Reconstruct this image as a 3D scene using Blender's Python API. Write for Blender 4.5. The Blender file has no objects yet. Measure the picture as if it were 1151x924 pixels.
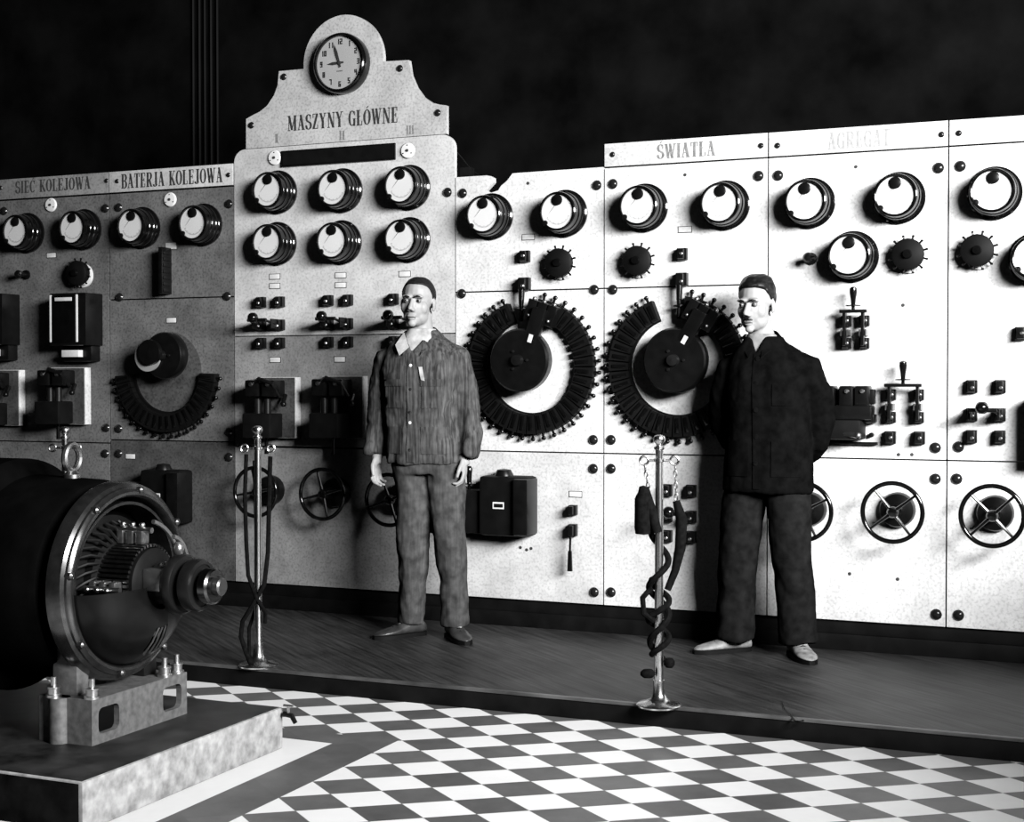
import bpy, bmesh, math, random
import numpy as np
from mathutils import Vector, Matrix, noise
random.seed(7)
PI = math.pi
col = bpy.context.scene.collection
# ---------------------------------------------------------------- camera model
FPX, YAW, PIT, CAMY, CAMZ = 1642.8, .40927, .0201, -6.8113, 1.33
Fw = Vector((-math.sin(YAW)*math.cos(PIT), math.cos(YAW)*math.cos(PIT), -math.sin(PIT)))
Rt = Vector((math.cos(YAW), math.sin(YAW), 0)); Up = Rt.cross(Fw); CAM = Vector((0, CAMY, CAMZ))
def ray(u, v): return Fw + Rt*((u-575.5)/FPX) - Up*((v-462)/FPX)
def at(u, v, d=0.0):
    """point of the board's plane (or of a plane d in front of it) seen at a photo position"""
    r = ray(u, v); return CAM + r*((-d-CAMY)/r.y)
def on(u, v, z=.083):
    r = ray(u, v); return CAM + r*((z-CAMZ)/r.z)
# ---------------------------------------------------------------- materials
MATS = {}
def mat(name, c, rough=.5, metal=0., var=0., scale=8., bump=0., spec=.5, emit=0):
    if name in MATS: return MATS[name]
    m = bpy.data.materials.new(name); m.use_nodes = True; nt = m.node_tree; b = nt.nodes['Principled BSDF']
    b.inputs['Base Color'].default_value = (c, c, c, 1); b.inputs['Roughness'].default_value = rough
    b.inputs['Metallic'].default_value = metal; b.inputs['Specular IOR Level'].default_value = spec
    g = nt.nodes.new('ShaderNodeNewGeometry')
    n = nt.nodes.new('ShaderNodeTexNoise'); n.inputs['Scale'].default_value = scale; n.inputs['Detail'].default_value = 6
    nt.links.new(g.outputs['Position'], n.inputs['Vector'])
    r = nt.nodes.new('ShaderNodeMapRange'); r.inputs[1].default_value = .3; r.inputs[2].default_value = .7
    r.inputs[3].default_value = max(0, c*(1-var)); r.inputs[4].default_value = min(1, c*(1+var))
    nt.links.new(n.outputs['Fac'], r.inputs[0]); nt.links.new(r.outputs[0], b.inputs['Base Color'])
    if bump:
        bp = nt.nodes.new('ShaderNodeBump'); bp.inputs['Strength'].default_value = bump; bp.inputs['Distance'].default_value = .005
        nt.links.new(n.outputs['Fac'], bp.inputs['Height']); nt.links.new(bp.outputs[0], b.inputs['Normal'])
    MATS[name] = m; return m
def marble_mat(name, lo, hi, fleck):
    m = mat(name, hi, .38, spec=.35); nt = m.node_tree; b = nt.nodes['Principled BSDF']
    g = nt.nodes.new('ShaderNodeNewGeometry')
    n1 = nt.nodes.new('ShaderNodeTexNoise'); n1.inputs['Scale'].default_value = 5; n1.inputs['Detail'].default_value = 8; n1.inputs['Roughness'].default_value = .7
    n2 = nt.nodes.new('ShaderNodeTexNoise'); n2.inputs['Scale'].default_value = 75; n2.inputs['Detail'].default_value = 4
    for n in (n1, n2): nt.links.new(g.outputs['Position'], n.inputs['Vector'])
    a = nt.nodes.new('ShaderNodeMapRange'); a.inputs[1].default_value = .35; a.inputs[2].default_value = .62; a.inputs[3].default_value = lo; a.inputs[4].default_value = hi
    nt.links.new(n1.outputs['Fac'], a.inputs[0])
    f = nt.nodes.new('ShaderNodeMapRange'); f.inputs[1].default_value = .36; f.inputs[2].default_value = .52; f.inputs[3].default_value = fleck; f.inputs[4].default_value = 1
    nt.links.new(n2.outputs['Fac'], f.inputs[0])
    mu = nt.nodes.new('ShaderNodeMath'); mu.operation = 'MULTIPLY'
    nt.links.new(a.outputs[0], mu.inputs[0]); nt.links.new(f.outputs[0], mu.inputs[1]); nt.links.new(mu.outputs[0], b.inputs['Base Color'])
    return m
MARBLE = marble_mat('white_marble', .60, .80, .78)
PLATE = marble_mat('title_marble', .58, .76, .8)
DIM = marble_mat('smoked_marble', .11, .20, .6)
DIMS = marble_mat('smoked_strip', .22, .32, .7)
DIMMER = marble_mat('dark_marble', .05, .11, .6)  # very dark marble; also stands in for shade on the breaker fronts
CREAM = marble_mat('cream_marble', .50, .68, .78)
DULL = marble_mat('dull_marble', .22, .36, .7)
CROWN = marble_mat('crown_marble', .42, .60, .72)
BLACK = mat('black_enamel', .004, .30, var=.3, scale=20, spec=.25)
GLOSS = mat('glossy_black', .003, .12, var=.3, scale=20, spec=.5)
MATTE = mat('matt_black', .004, .6, var=.4, scale=14, spec=.12)
DARK = mat('dark_iron', .010, .38, .3, var=.4, scale=12, bump=.15, spec=.3)
STEEL = mat('bright_steel', .62, .3, 1., var=.15, scale=30)
BRASS = mat('polished_brass', .72, .22, 1., var=.1, scale=25)
NICKEL = mat('dull_metal', .35, .35, 1., var=.2, scale=25)
WHITE = mat('white_enamel', .86, .45, var=.03)
TAGW = mat('matt_white', .72, .6, var=.08, scale=60)
INK = mat('black_ink', .03, .7, var=.3, scale=50)
FADED = mat('faded_ink', .20, .8, var=.35, scale=60)
FADED2 = mat('very_faded_ink', .34, .8, var=.15, scale=60)
PORC = mat('porcelain', .82, .3, var=.05)
CONC = mat('concrete', .30, .85, var=.4, scale=26, bump=.4)
PLINTH = mat('dark_plinth', .004, .6, var=.5, scale=10, spec=.1)
ROPE = mat('dark_rope', .005, .8, var=.5, scale=60, spec=.02)
SKIN = mat('skin', .31, .5, var=.1, scale=30, spec=.3)
def glass_mat():
    m = bpy.data.materials.new('cover_glass'); m.use_nodes = True; nt = m.node_tree; nt.nodes.clear()
    o = nt.nodes.new('ShaderNodeOutputMaterial'); mx = nt.nodes.new('ShaderNodeMixShader')
    t = nt.nodes.new('ShaderNodeBsdfTransparent'); g = nt.nodes.new('ShaderNodeBsdfGlossy'); g.inputs['Roughness'].default_value = .03
    mx.inputs[0].default_value = .06
    nt.links.new(t.outputs[0], mx.inputs[1]); nt.links.new(g.outputs[0], mx.inputs[2]); nt.links.new(mx.outputs[0], o.inputs[0])
    return m
GLASS = glass_mat()
# ---------------------------------------------------------------- mesh builder
class MB:
    def __init__(s): s.v = []; s.f = []
    def add(s, vs, fs, M=None):
        k = len(s.v)
        for p in vs:
            p = Vector(p)
            if M is not None: p = M @ p
            s.v.append(p)
        s.f += [[i+k for i in f] for f in fs]; return s
    def box(s, x0, x1, y0, y1, z0, z1, M=None, bev=0.):
        if bev <= 0:
            vs = [(x, y, z) for x in (x0, x1) for y in (y0, y1) for z in (z0, z1)]
            return s.add(vs, [(0,1,3,2),(4,6,7,5),(0,4,5,1),(2,3,7,6),(0,2,6,4),(1,5,7,3)], M)
        bm = bmesh.new(); bmesh.ops.create_cube(bm, size=1)
        for q in bm.verts: q.co = Vector(((x0+x1)/2+q.co.x*(x1-x0), (y0+y1)/2+q.co.y*(y1-y0), (z0+z1)/2+q.co.z*(z1-z0)))
        bmesh.ops.bevel(bm, geom=bm.edges[:], offset=bev, segments=2, affect='EDGES', profile=.6)
        bm.verts.index_update()
        s.add([q.co.copy() for q in bm.verts], [[q.index for q in f.verts] for f in bm.faces], M); bm.free(); return s
    def rings(s, R, close=True, cap=True, M=None):
        n = len(R[0]); vs = [p for r in R for p in r]; fs = []
        for i in range(len(R)-1):
            for j in range(n if close else n-1):
                a = i*n+j; b = i*n+(j+1) % n; fs.append((a, b, b+n, a+n))
        if cap: fs.append(list(range(n))[::-1]); fs.append([(len(R)-1)*n+j for j in range(n)])
        return s.add(vs, fs, M)
    def lathe(s, prof, c=(0,0,0), axis='y', seg=32, cap=True, a0=0., a1=2*PI, M=None):
        """prof: (radius, distance). axis 'y': distance grows towards -y (out of the board); 'z': up; 'x': +x"""
        full = abs(a1-a0-2*PI) < 1e-6; n = seg if full else seg+1; R = []
        for r, d in prof:
            ring = []
            for k in range(n):
                a = a0+(a1-a0)*k/seg; p, q = r*math.cos(a), r*math.sin(a)
                if axis == 'y': ring.append(Vector((c[0]+p, c[1]-d, c[2]+q)))
                elif axis == 'z': ring.append(Vector((c[0]+p, c[1]+q, c[2]+d)))
                else: ring.append(Vector((c[0]+d, c[1]+p, c[2]+q)))
            R.append(ring)
        return s.rings(R, close=full, cap=cap and full, M=M)
    def tube(s, pts, r, seg=8, M=None, closed=False):
        pts = [Vector(p) for p in pts]; n = len(pts); R = []; up = Vector((0, 0, 1)); prev = None
        for i, p in enumerate(pts):
            t = (pts[(i+1) % n]-pts[i-1]) if closed else (pts[min(i+1, n-1)]-pts[max(i-1, 0)])
            t.normalize()
            if prev is None:
                a = t.cross(up)
                if a.length < 1e-3: a = t.cross(Vector((1, 0, 0)))
            else:
                a = prev - t*prev.dot(t)
            a.normalize(); prev = a; b = t.cross(a); rr = r[i] if isinstance(r, (list, tuple)) else r
            R.append([p + a*rr*math.cos(2*PI*k/seg) + b*rr*math.sin(2*PI*k/seg) for k in range(seg)])
        if closed: R.append(R[0])
        return s.rings(R, cap=not closed, M=M)
    def ball(s, c, r, seg=16, M=None):
        if not isinstance(r, (tuple, list)): r = (r, r, r)
        R = []
        for i in range(1, seg//2):
            t = -PI/2+PI*i/(seg//2)
            R.append([Vector((c[0]+r[0]*math.cos(t)*math.cos(2*PI*k/seg), c[1]+r[1]*math.cos(t)*math.sin(2*PI*k/seg), c[2]+r[2]*math.sin(t))) for k in range(seg)])
        return s.rings(R, M=M)
    def prism(s, poly, y0, y1, M=None):
        """poly: (x, z) outline, counter-clockwise seen from the front; extruded y0 (front) to y1 (back)"""
        n = len(poly); vs = [(x, y0, z) for x, z in poly]+[(x, y1, z) for x, z in poly]
        fs = [list(range(n)), [n+i for i in range(n)][::-1]]+[(i, i+n, (i+1) % n+n, (i+1) % n) for i in range(n)]
        return s.add(vs, fs, M)
    def mesh(s, name, m, angle=38):
        me = bpy.data.meshes.new(name); me.from_pydata([tuple(p) for p in s.v], [], s.f)
        bm = bmesh.new(); bm.from_mesh(me)
        bmesh.ops.recalc_face_normals(bm, faces=bm.faces[:])
        big = [f for f in bm.faces if len(f.verts) > 24]
        if big: bmesh.ops.triangulate(bm, faces=big)
        for e in bm.edges: e.smooth = (len(e.link_faces) == 2 and e.calc_face_angle(0) < math.radians(angle))
        for f in bm.faces: f.smooth = True
        bm.to_mesh(me); bm.free(); me.materials.append(m); return me
    def build(s, name, m, parent=None, angle=38):
        o = bpy.data.objects.new(name, s.mesh(name, m, angle)); col.objects.link(o)
        if parent is not None: o.parent = parent
        return o
def empty(name, loc=(0,0,0), rz=0.):
    o = bpy.data.objects.new(name, None); col.objects.link(o); o.location = loc; o.rotation_euler = (0, 0, rz); o.empty_display_size = .05; return o
def tag(o, label, cat, group=None):
    o['label'] = label; o['category'] = cat
    if group: o['group'] = group
    elif 'group' in o: del o['group']
    return o
def struct(o): o['kind'] = 'structure'; return o
KIDS = {}
def kids(o): return [c for c in bpy.data.objects if c.parent == o]
def dup(o, parent=None):
    if o.name not in KIDS and parent is None: KIDS[o.name] = True
    c = o.copy(); col.objects.link(c); c.parent = parent
    for ch in kids(o): dup(ch, c)
    return c
def place(proto, used, loc, label, cat, group=None):
    o = proto if not used[0] else dup(proto)
    used[0] = True; o.location = loc; tag(o, label, cat, group); return o
def rotY(a): return Matrix.Rotation(a, 4, 'Y')
# ================================================================= SETTING
def floor_mat():
    m = bpy.data.materials.new('patterned_tiles'); m.use_nodes = True; nt = m.node_tree; L = nt.links.new
    b = nt.nodes['Principled BSDF']; b.inputs['Roughness'].default_value = .42; b.inputs['Specular IOR Level'].default_value = .35
    g = nt.nodes.new('ShaderNodeNewGeometry'); sp = nt.nodes.new('ShaderNodeSeparateXYZ'); L(g.outputs['Position'], sp.inputs[0])
    def M(op, a, c=None, d=None):
        n = nt.nodes.new('ShaderNodeMath'); n.operation = op
        for k, x in enumerate((a, c, d)):
            if x is None: continue
            if isinstance(x, (int, float)): n.inputs[k].default_value = x
            else: L(x, n.inputs[k])
        return n.outputs[0]
    ox, oy, ax, ay, bx, by = -2.63963, -1.51526, .133451, .099102, .129106, -.104673
    det = ax*by-bx*ay; X = M('SUBTRACT', sp.outputs[0], ox); Y = M('SUBTRACT', sp.outputs[1], oy)
    i = M('ADD', M('MULTIPLY', X, by/det), M('MULTIPLY', Y, -bx/det)); j = M('ADD', M('MULTIPLY', X, -ay/det), M('MULTIPLY', Y, ax/det))
    fi, fj = M('FLOOR', i), M('FLOOR', j)
    par = M('MODULO', M('ADD', M('ADD', fi, fj), 1000.), 2.)          # 1 = dark
    # border strip that frames the machine's plinth
    e = [on(252,920,0).x, on(452,835.5,0).x, on(200,911.5,0).x, on(376,835.5,0).x]; xo = (e[0]+e[1])/2; xi = (e[2]+e[3])/2
    yo = on(384.5,825,0).y; yi = on(350,833,0).y
    yo = (yo+on(447,833,0).y)/2
    inS = M('MULTIPLY', M('LESS_THAN', sp.outputs[0], xo), M('LESS_THAN', sp.outputs[1], yo))
    inW = M('MULTIPLY', M('LESS_THAN', sp.outputs[0], xi), M('LESS_THAN', sp.outputs[1], yi))
    dark = M('ADD', M('MULTIPLY', par, M('SUBTRACT', 1., inS)), M('SUBTRACT', inS, inW))
    # grout
    def edge(t): 
        f = M('FRACT', t); return M('MINIMUM', f, M('SUBTRACT', 1., f))
    gr = M('MULTIPLY', M('LESS_THAN', M('MINIMUM', edge(i), edge(j)), .012), M('SUBTRACT', 1., inS))
    n = nt.nodes.new('ShaderNodeTexNoise'); n.inputs['Scale'].default_value = 6; n.inputs['Detail'].default_value = 8; n.inputs['Roughness'].default_value = .7; L(g.outputs['Position'], n.inputs['Vector'])
    cv = nt.nodes.new('ShaderNodeCombineXYZ'); L(fi, cv.inputs[0]); L(fj, cv.inputs[1])
    wn = nt.nodes.new('ShaderNodeTexWhiteNoise'); L(cv.outputs[0], wn.inputs['Vector'])
    dv = M('ADD', M('MULTIPLY', n.outputs['Fac'], .13), M('MULTIPLY', wn.outputs['Value'], .035)); dv = M('ADD', dv, .015)
    wv = M('ADD', M('MULTIPLY', n.outputs['Fac'], .16), .76)
    c = M('ADD', M('MULTIPLY', dark, dv), M('MULTIPLY', M('SUBTRACT', 1., dark), wv))
    c = M('MULTIPLY', c, M('SUBTRACT', 1., M('MULTIPLY', gr, .35)))
    L(c, b.inputs['Base Color']); return m
struct(MB().box(-8.6, 1.2, -9.0, 1.75, -.1, 0).build('floor', floor_mat()))
WALLM = mat('sooty_wall', .0035, .9, var=.8, scale=3, bump=.2, spec=.05)
struct(MB().box(-8.7, 1.0, 1.6, 1.75, 0, 5.6).build('wall_back', WALLM))
struct(MB().box(-8.75, -8.6, -9.0, 1.75, 0, 5.6).build('wall_left', WALLM))
# added unseen right-hand wall; its window opening and sill shape the light and shade
WX, wy0, wy1, wz0, wz1 = 1.0, -5.9, -.15, 1.47, 4.4
ADDED_PLAST = mat('added_wall_plaster', .02, .9, var=.4, scale=5)
m = MB(); m.box(WX, WX+.2, -9, 1.75, 0, wz0); m.box(WX, WX+.2, -9, 1.75, wz1, 5.6); m.box(WX, WX+.2, -9, wy0, wz0, wz1); m.box(WX, WX+.2, wy1, 1.75, wz0, wz1)
struct(m.build('added_wall_right', ADDED_PLAST))
m = MB()
for z in (wz0, wz1-.05): m.box(WX+.06, WX+.12, wy0, wy1, z, z+.05)
for y in (wy0, wy1-.05): m.box(WX+.06, WX+.12, y, y+.05, wz0+.05, wz1-.05)
struct(m.build('added_window_1', DARK))
def plat_mat():
    m = mat('dark_boards', .05, .5, spec=.3); nt = m.node_tree; b = nt.nodes['Principled BSDF']; L = nt.links.new
    g = nt.nodes.new('ShaderNodeNewGeometry'); mp = nt.nodes.new('ShaderNodeMapping'); mp.inputs['Rotation'].default_value = (0, 0, math.radians(39))
    L(g.outputs['Position'], mp.inputs[0])
    mp2 = nt.nodes.new('ShaderNodeMapping'); mp2.inputs['Scale'].default_value = (1.5, 22, 1); L(mp.outputs[0], mp2.inputs[0])
    n = nt.nodes.new('ShaderNodeTexNoise'); n.inputs['Scale'].default_value = 2.2; n.inputs['Detail'].default_value = 7; L(mp2.outputs[0], n.inputs['Vector'])
    sx = nt.nodes.new('ShaderNodeSeparateXYZ'); L(mp.outputs[0], sx.inputs[0])
    d = nt.nodes.new('ShaderNodeMath'); d.operation = 'MULTIPLY'; d.inputs[1].default_value = 9; L(sx.outputs[1], d.inputs[0])
    fr = nt.nodes.new('ShaderNodeMath'); fr.operation = 'FRACT'; L(d.outputs[0], fr.inputs[0])
    gt = nt.nodes.new('ShaderNodeMath'); gt.operation = 'GREATER_THAN'; gt.inputs[1].default_value = .05; L(fr.outputs[0], gt.inputs[0])
    g2 = nt.nodes.new('ShaderNodeMapRange'); g2.inputs[3].default_value = .35; L(gt.outputs[0], g2.inputs[0])
    n3 = nt.nodes.new('ShaderNodeTexNoise'); n3.inputs['Scale'].default_value = 3.2; n3.inputs['Detail'].default_value = 5; L(g.outputs['Position'], n3.inputs['Vector'])
    a = nt.nodes.new('ShaderNodeMapRange'); a.inputs[1].default_value = .3; a.inputs[2].default_value = .7; a.inputs[3].default_value = .010; a.inputs[4].default_value = .052; L(n.outputs['Fac'], a.inputs[0])
    a3 = nt.nodes.new('ShaderNodeMapRange'); a3.inputs[1].default_value = .35; a3.inputs[2].default_value = .65; a3.inputs[3].default_value = .6; a3.inputs[4].default_value = 1.2; L(n3.outputs['Fac'], a3.inputs[0])
    m1 = nt.nodes.new('ShaderNodeMath'); m1.operation = 'MULTIPLY'; L(a.outputs[0], m1.inputs[0]); L(g2.outputs[0], m1.inputs[1])
    m2 = nt.nodes.new('ShaderNodeMath'); m2.operation = 'MULTIPLY'; L(m1.outputs[0], m2.inputs[0]); L(a3.outputs[0], m2.inputs[1])
    L(m2.outputs[0], b.inputs['Base Color'])
    bp = nt.nodes.new('ShaderNodeBump'); bp.inputs['Strength'].default_value = .3; bp.inputs['Distance'].default_value = .004; L(n.outputs['Fac'], bp.inputs['Height']); L(bp.outputs[0], b.inputs['Normal'])
    return m
PH = .083
pf = tag(empty('platform', (-2, -.7, 0)), 'low dark boarded platform running along the foot of the switchboard', 'platform')
MB().box(-5.2, 2.99, -.72, .85, .055, PH).build('deck', plat_mat(), pf)
MB().box(-5.2, 2.99, -.745, -.72, 0, .072, bev=.002).build('riser', PLINTH, pf)
MB().box(-5.2, 2.99, -.75, -.725, .072, PH+.001, bev=.002).build('nosing', mat('worn_edge', .07, .4, var=.5, scale=8), pf)
pl = tag(empty('switchboard_plinth', (-3.5, 0, PH)), 'black stepped plinth carrying the marble switchboard panels', 'plinth')
MB().box(-3.9, 4.5, .0, .12, 0, .075, bev=.004).build('lower_step', PLINTH, pl)
MB().box(-3.9, 4.5, .018, .11, .075, .137, bev=.003).build('upper_step', PLINTH, pl)
# ================================================================= BOARD
XA, XB, XC, XD, XE, XEF, XF = -6.33, -5.481, -4.629, -3.2735, -2.4597, -1.6394, -.820
XG = .02
ZB, ZM, ZR, ZT, ZTT = .22, .975, 1.79, 2.384, 2.500
G = .0036; TH = .028; ZS0, ZS1 = at(194,213).z, at(194,188.6).z
def bolt_mesh():
    m = MB(); m.lathe([(0,0),(.021,0),(.022,.003),(.0195,.006),(.0165,.010),(.012,.013),(.006,.0148),(0,.0152)], seg=16, cap=False)
    return m.mesh('bolt', mat('bolt_black', .02, .2, .5))
BOLT = bolt_mesh()
slotm = MB().box(-.012, .012, -.0275, -.022, -.002, .002).mesh('slot', mat('slot_metal', .5, .3, .8))
def small(parent, mesh, name, x, z, y=0., s=1.):
    o = bpy.data.objects.new(name, mesh); col.objects.link(o); o.parent = parent; o.location = (x, y, z); o.scale = (s, s, s); return o
TAGP = MB().box(-.032, .032, -.004, 0, -.013, .013, bev=.001).mesh('name_plate', TAGW)
TAGF = MB().box(-.035, .035, -.0025, 0, -.016, .016, bev=.0008).mesh('plate_frame', BLACK)
def slab(x0, x1, z0, z1, label, bolts=(), plates=(), holes=(), outline=None, m=None, name='marble_panel', bs=1., th=TH):
    cx = (x0+x1)/2; o = tag(empty(name, (cx, 0, z0)), label, 'panel')
    if outline is None: outline = [(x0+G, z0+G), (x1-G, z0+G), (x1-G, z1-G), (x0+G, z1-G)]
    MB().prism([(x-cx, z-z0) for x, z in outline], 0, th).build('slab', m or MARBLE, o, angle=25)
    for u, v in bolts:
        p = at(u, v, .012); b = small(o, BOLT, 'bolt', p.x-cx, p.z-z0, 0, bs*1.15)
    for u, v in plates:
        p = at(u, v); f = small(o, TAGF, 'plate_frame', p.x-cx, p.z-z0); f2 = small(f, TAGP, 'name_plate', 0, 0)
    if holes:
        for u, v in holes:
            p = at(u, v); h = MB().lathe([(0,0),(.008,0),(.008,.0015),(0,.0015)], seg=12, cap=False).build('screw_hole', INK, o); h.location = (p.x-cx, 0, p.z-z0)
    return o
# column A, B
slab(XA, XB, ZM, ZS0-.002, 'grey marble panel below the SIEĆ KOLEJOWA strip', [(3,237),(117,234),(118,481)], [(58,287)], m=DIM)
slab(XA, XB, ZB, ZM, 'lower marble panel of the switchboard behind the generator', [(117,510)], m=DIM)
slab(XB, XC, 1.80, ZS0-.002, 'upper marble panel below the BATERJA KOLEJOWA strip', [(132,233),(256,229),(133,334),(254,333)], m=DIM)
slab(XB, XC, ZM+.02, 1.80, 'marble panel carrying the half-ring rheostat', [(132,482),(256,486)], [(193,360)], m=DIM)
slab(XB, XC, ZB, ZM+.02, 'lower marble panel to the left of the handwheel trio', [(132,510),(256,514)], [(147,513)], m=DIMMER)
# column C
ZC = at(340,376.5).z
r = .07; oc = [(XC+G, ZC), (XD-G, ZC)]+[(XD-G-r+r*math.cos(a), 2.606-r+r*math.sin(a)) for a in np.linspace(0, PI/2, 8)]+[(XC+G+r+r*math.cos(a), 2.606-r+r*math.sin(a)) for a in np.linspace(PI/2, PI, 8)]
slab(XC, XD, ZC, 2.606, 'tall round-cornered marble panel with six gauges under the clock crown', [(502,216)],
     [(309,311),(309,321.5),(383,309.5),(383,320.5),(455,308)], outline=oc, m=CREAM)
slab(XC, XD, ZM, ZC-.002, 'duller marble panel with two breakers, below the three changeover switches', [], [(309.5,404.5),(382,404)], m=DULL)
slab(XC, XD, ZB, ZM-G, 'lower marble panel behind the man in the striped work jacket', [], m=DULL)  # duller marble deepens the man's partial shadow on this panel
# column D with the broken notch
def P2(u, v): p = at(u, v); return (p.x, p.z)
od = [(XD+G, ZR+G), (XE-G, ZR+G), (XE-G, 2.388), P2(580,194.5), P2(576,195), P2(570,203), P2(563,209), P2(560,214), P2(551,217), P2(547,214), P2(555,205), P2(555,200), P2(552,198), P2(547,197.2), (XD+G, 2.382)]
slab(XD, XE, ZR, 2.388, 'marble panel with a broken notch in its top edge', [(519,217),(670,208),(518,330),(667,325.5)], [(594,266.5)], [(593.5,206)], outline=od)
slab(XD, XE, ZM, ZR, 'marble panel carrying the ring rheostat beside the man in the striped jacket', [(666,494.5)])
slab(XD, XE, ZB, ZM, 'lower marble panel with the big black oil switch', [(666,527),(667,666)], [(647,555.5)], [(585,615.5),(597,616.5),(592,618)], m=CREAM)
# column E, F, G
slab(XE, XEF, ZR, ZT, 'marble panel under the ŚWIATŁA strip', [(688,206.5),(852,197.5),(688,325.5)], [(770,258)], [(770,196.5)])
slab(XE, XEF, ZM, ZR, 'marble panel carrying the ring rheostat beside the man in black', [(686,494.5)])
slab(XE, XEF, ZB, ZM, 'lower marble panel behind the foreground brass post', [(686,527),(686,666)], [], [(745,622),(759,622)])
slab(XEF, XF, ZM, ZT, 'tall marble panel under the AGREGAT strip', [(874,197),(1054.5,188.5),(1051,503.5)], [], [(962,187.5),(1015,343),(1010,511),(1025,511)])
slab(XEF, XF, ZB, ZM, 'lower marble panel with two handwheels right of the man in black', [(1051,538.5),(1052,691)], [], [(908,623),(955,645),(1009,651)])
slab(XF, XG, ZM, ZT, 'tall marble panel at the right-hand end of the switchboard', [(1079,186.5),(1077,502.5)])
slab(XF, XG, ZB, ZM, 'lower marble panel with the single handwheel at the right-hand end', [(1075,538.5),(1077,692)])
# title strips
def strip(x0, x1, z0, z1, label, dots, m=PLATE):
    cx = (x0+x1)/2; o = tag(empty('title_strip', (cx, 0, z0)), label, 'sign')
    MB().box(x0-cx+G, x1-cx-G, -.004, TH-.004, G, z1-z0, bev=.0015).build('strip', m, o)
    for u, v in dots:
        p = at(u, v, .01); small(o, BOLT, 'bolt', p.x-cx, p.z-z0, -.004, .62)
    return o
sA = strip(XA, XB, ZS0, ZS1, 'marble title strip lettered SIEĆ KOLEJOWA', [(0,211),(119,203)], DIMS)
sB = strip(XB, XC, ZS0, ZS1, 'marble title strip lettered BATERJA KOLEJOWA', [(131,203.5),(256,196.5)], CREAM)
sE = strip(XE, XEF, ZT, ZTT, 'white marble title strip with faded lettering ŚWIATŁA', [(688,173.5),(855,163.5)])
sF = strip(XEF, XF, ZT, ZTT, 'white marble title strip with faded lettering AGREGAT', [(873.5,163.5),(1058,151)])
sG = strip(XF, XG, ZT, ZTT, 'white marble title strip with almost vanished lettering at the right-hand end', [(1077.5,149.5)])
# crown
cr = [P2(276.6,166.6), P2(276.6,133.8), P2(283,130), P2(292,125.5), P2(300,119), P2(308,107), P2(312,96), P2(313.5,80), P2(341,77.5)]
cc = at(385.5, 69.5); pr_ = at(341, 77.5); pl_ = at(430.5, 69)
Rc = .232
a_l = math.atan2(pr_.z-cc.z, pr_.x-cc.x); a_r = math.atan2(pl_.z-cc.z, pl_.x-cc.x)
if a_l < 0: a_l += 2*PI
Rc = (math.hypot(pr_.z-cc.z, pr_.x-cc.x)+math.hypot(pl_.z-cc.z, pl_.x-cc.x))/2
cr += [(cc.x+Rc*math.cos(a), cc.z+Rc*math.sin(a)*1.02) for a in np.linspace(a_l, a_r, 26)]
cr += [P2(459.5,67.5), P2(462,84), P2(468,98), P2(476,109), P2(486,115.5), P2(494,117.5), P2(501.8,118.5), P2(501.8,152.5)]
zc = P2(276.6,166.6)[1]; z2 = P2(501.8,152.5)[1]; zc = (zc+z2)/2; cr[0] = (cr[0][0], 2.609); cr[-1] = (cr[-1][0], 2.609)
ccx = (cr[0][0]+cr[-1][0])/2
crown = tag(empty('crown_sign', (ccx, 0, 2.609)), 'curved marble crown lettered MASZYNY GŁÓWNE with the clock on it', 'sign')
MB().prism([(x-ccx, z-2.609) for x, z in cr][::-1], 0, .028).build('crown_slab', CROWN, crown, angle=25)
for u, v in [(281.5,140.5),(318,86),(448.5,76.5),(491,126.5)]:
    p = at(u, v, .01); small(crown, BOLT, 'bolt', p.x-ccx, p.z-2.609, 0, .85)
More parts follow.
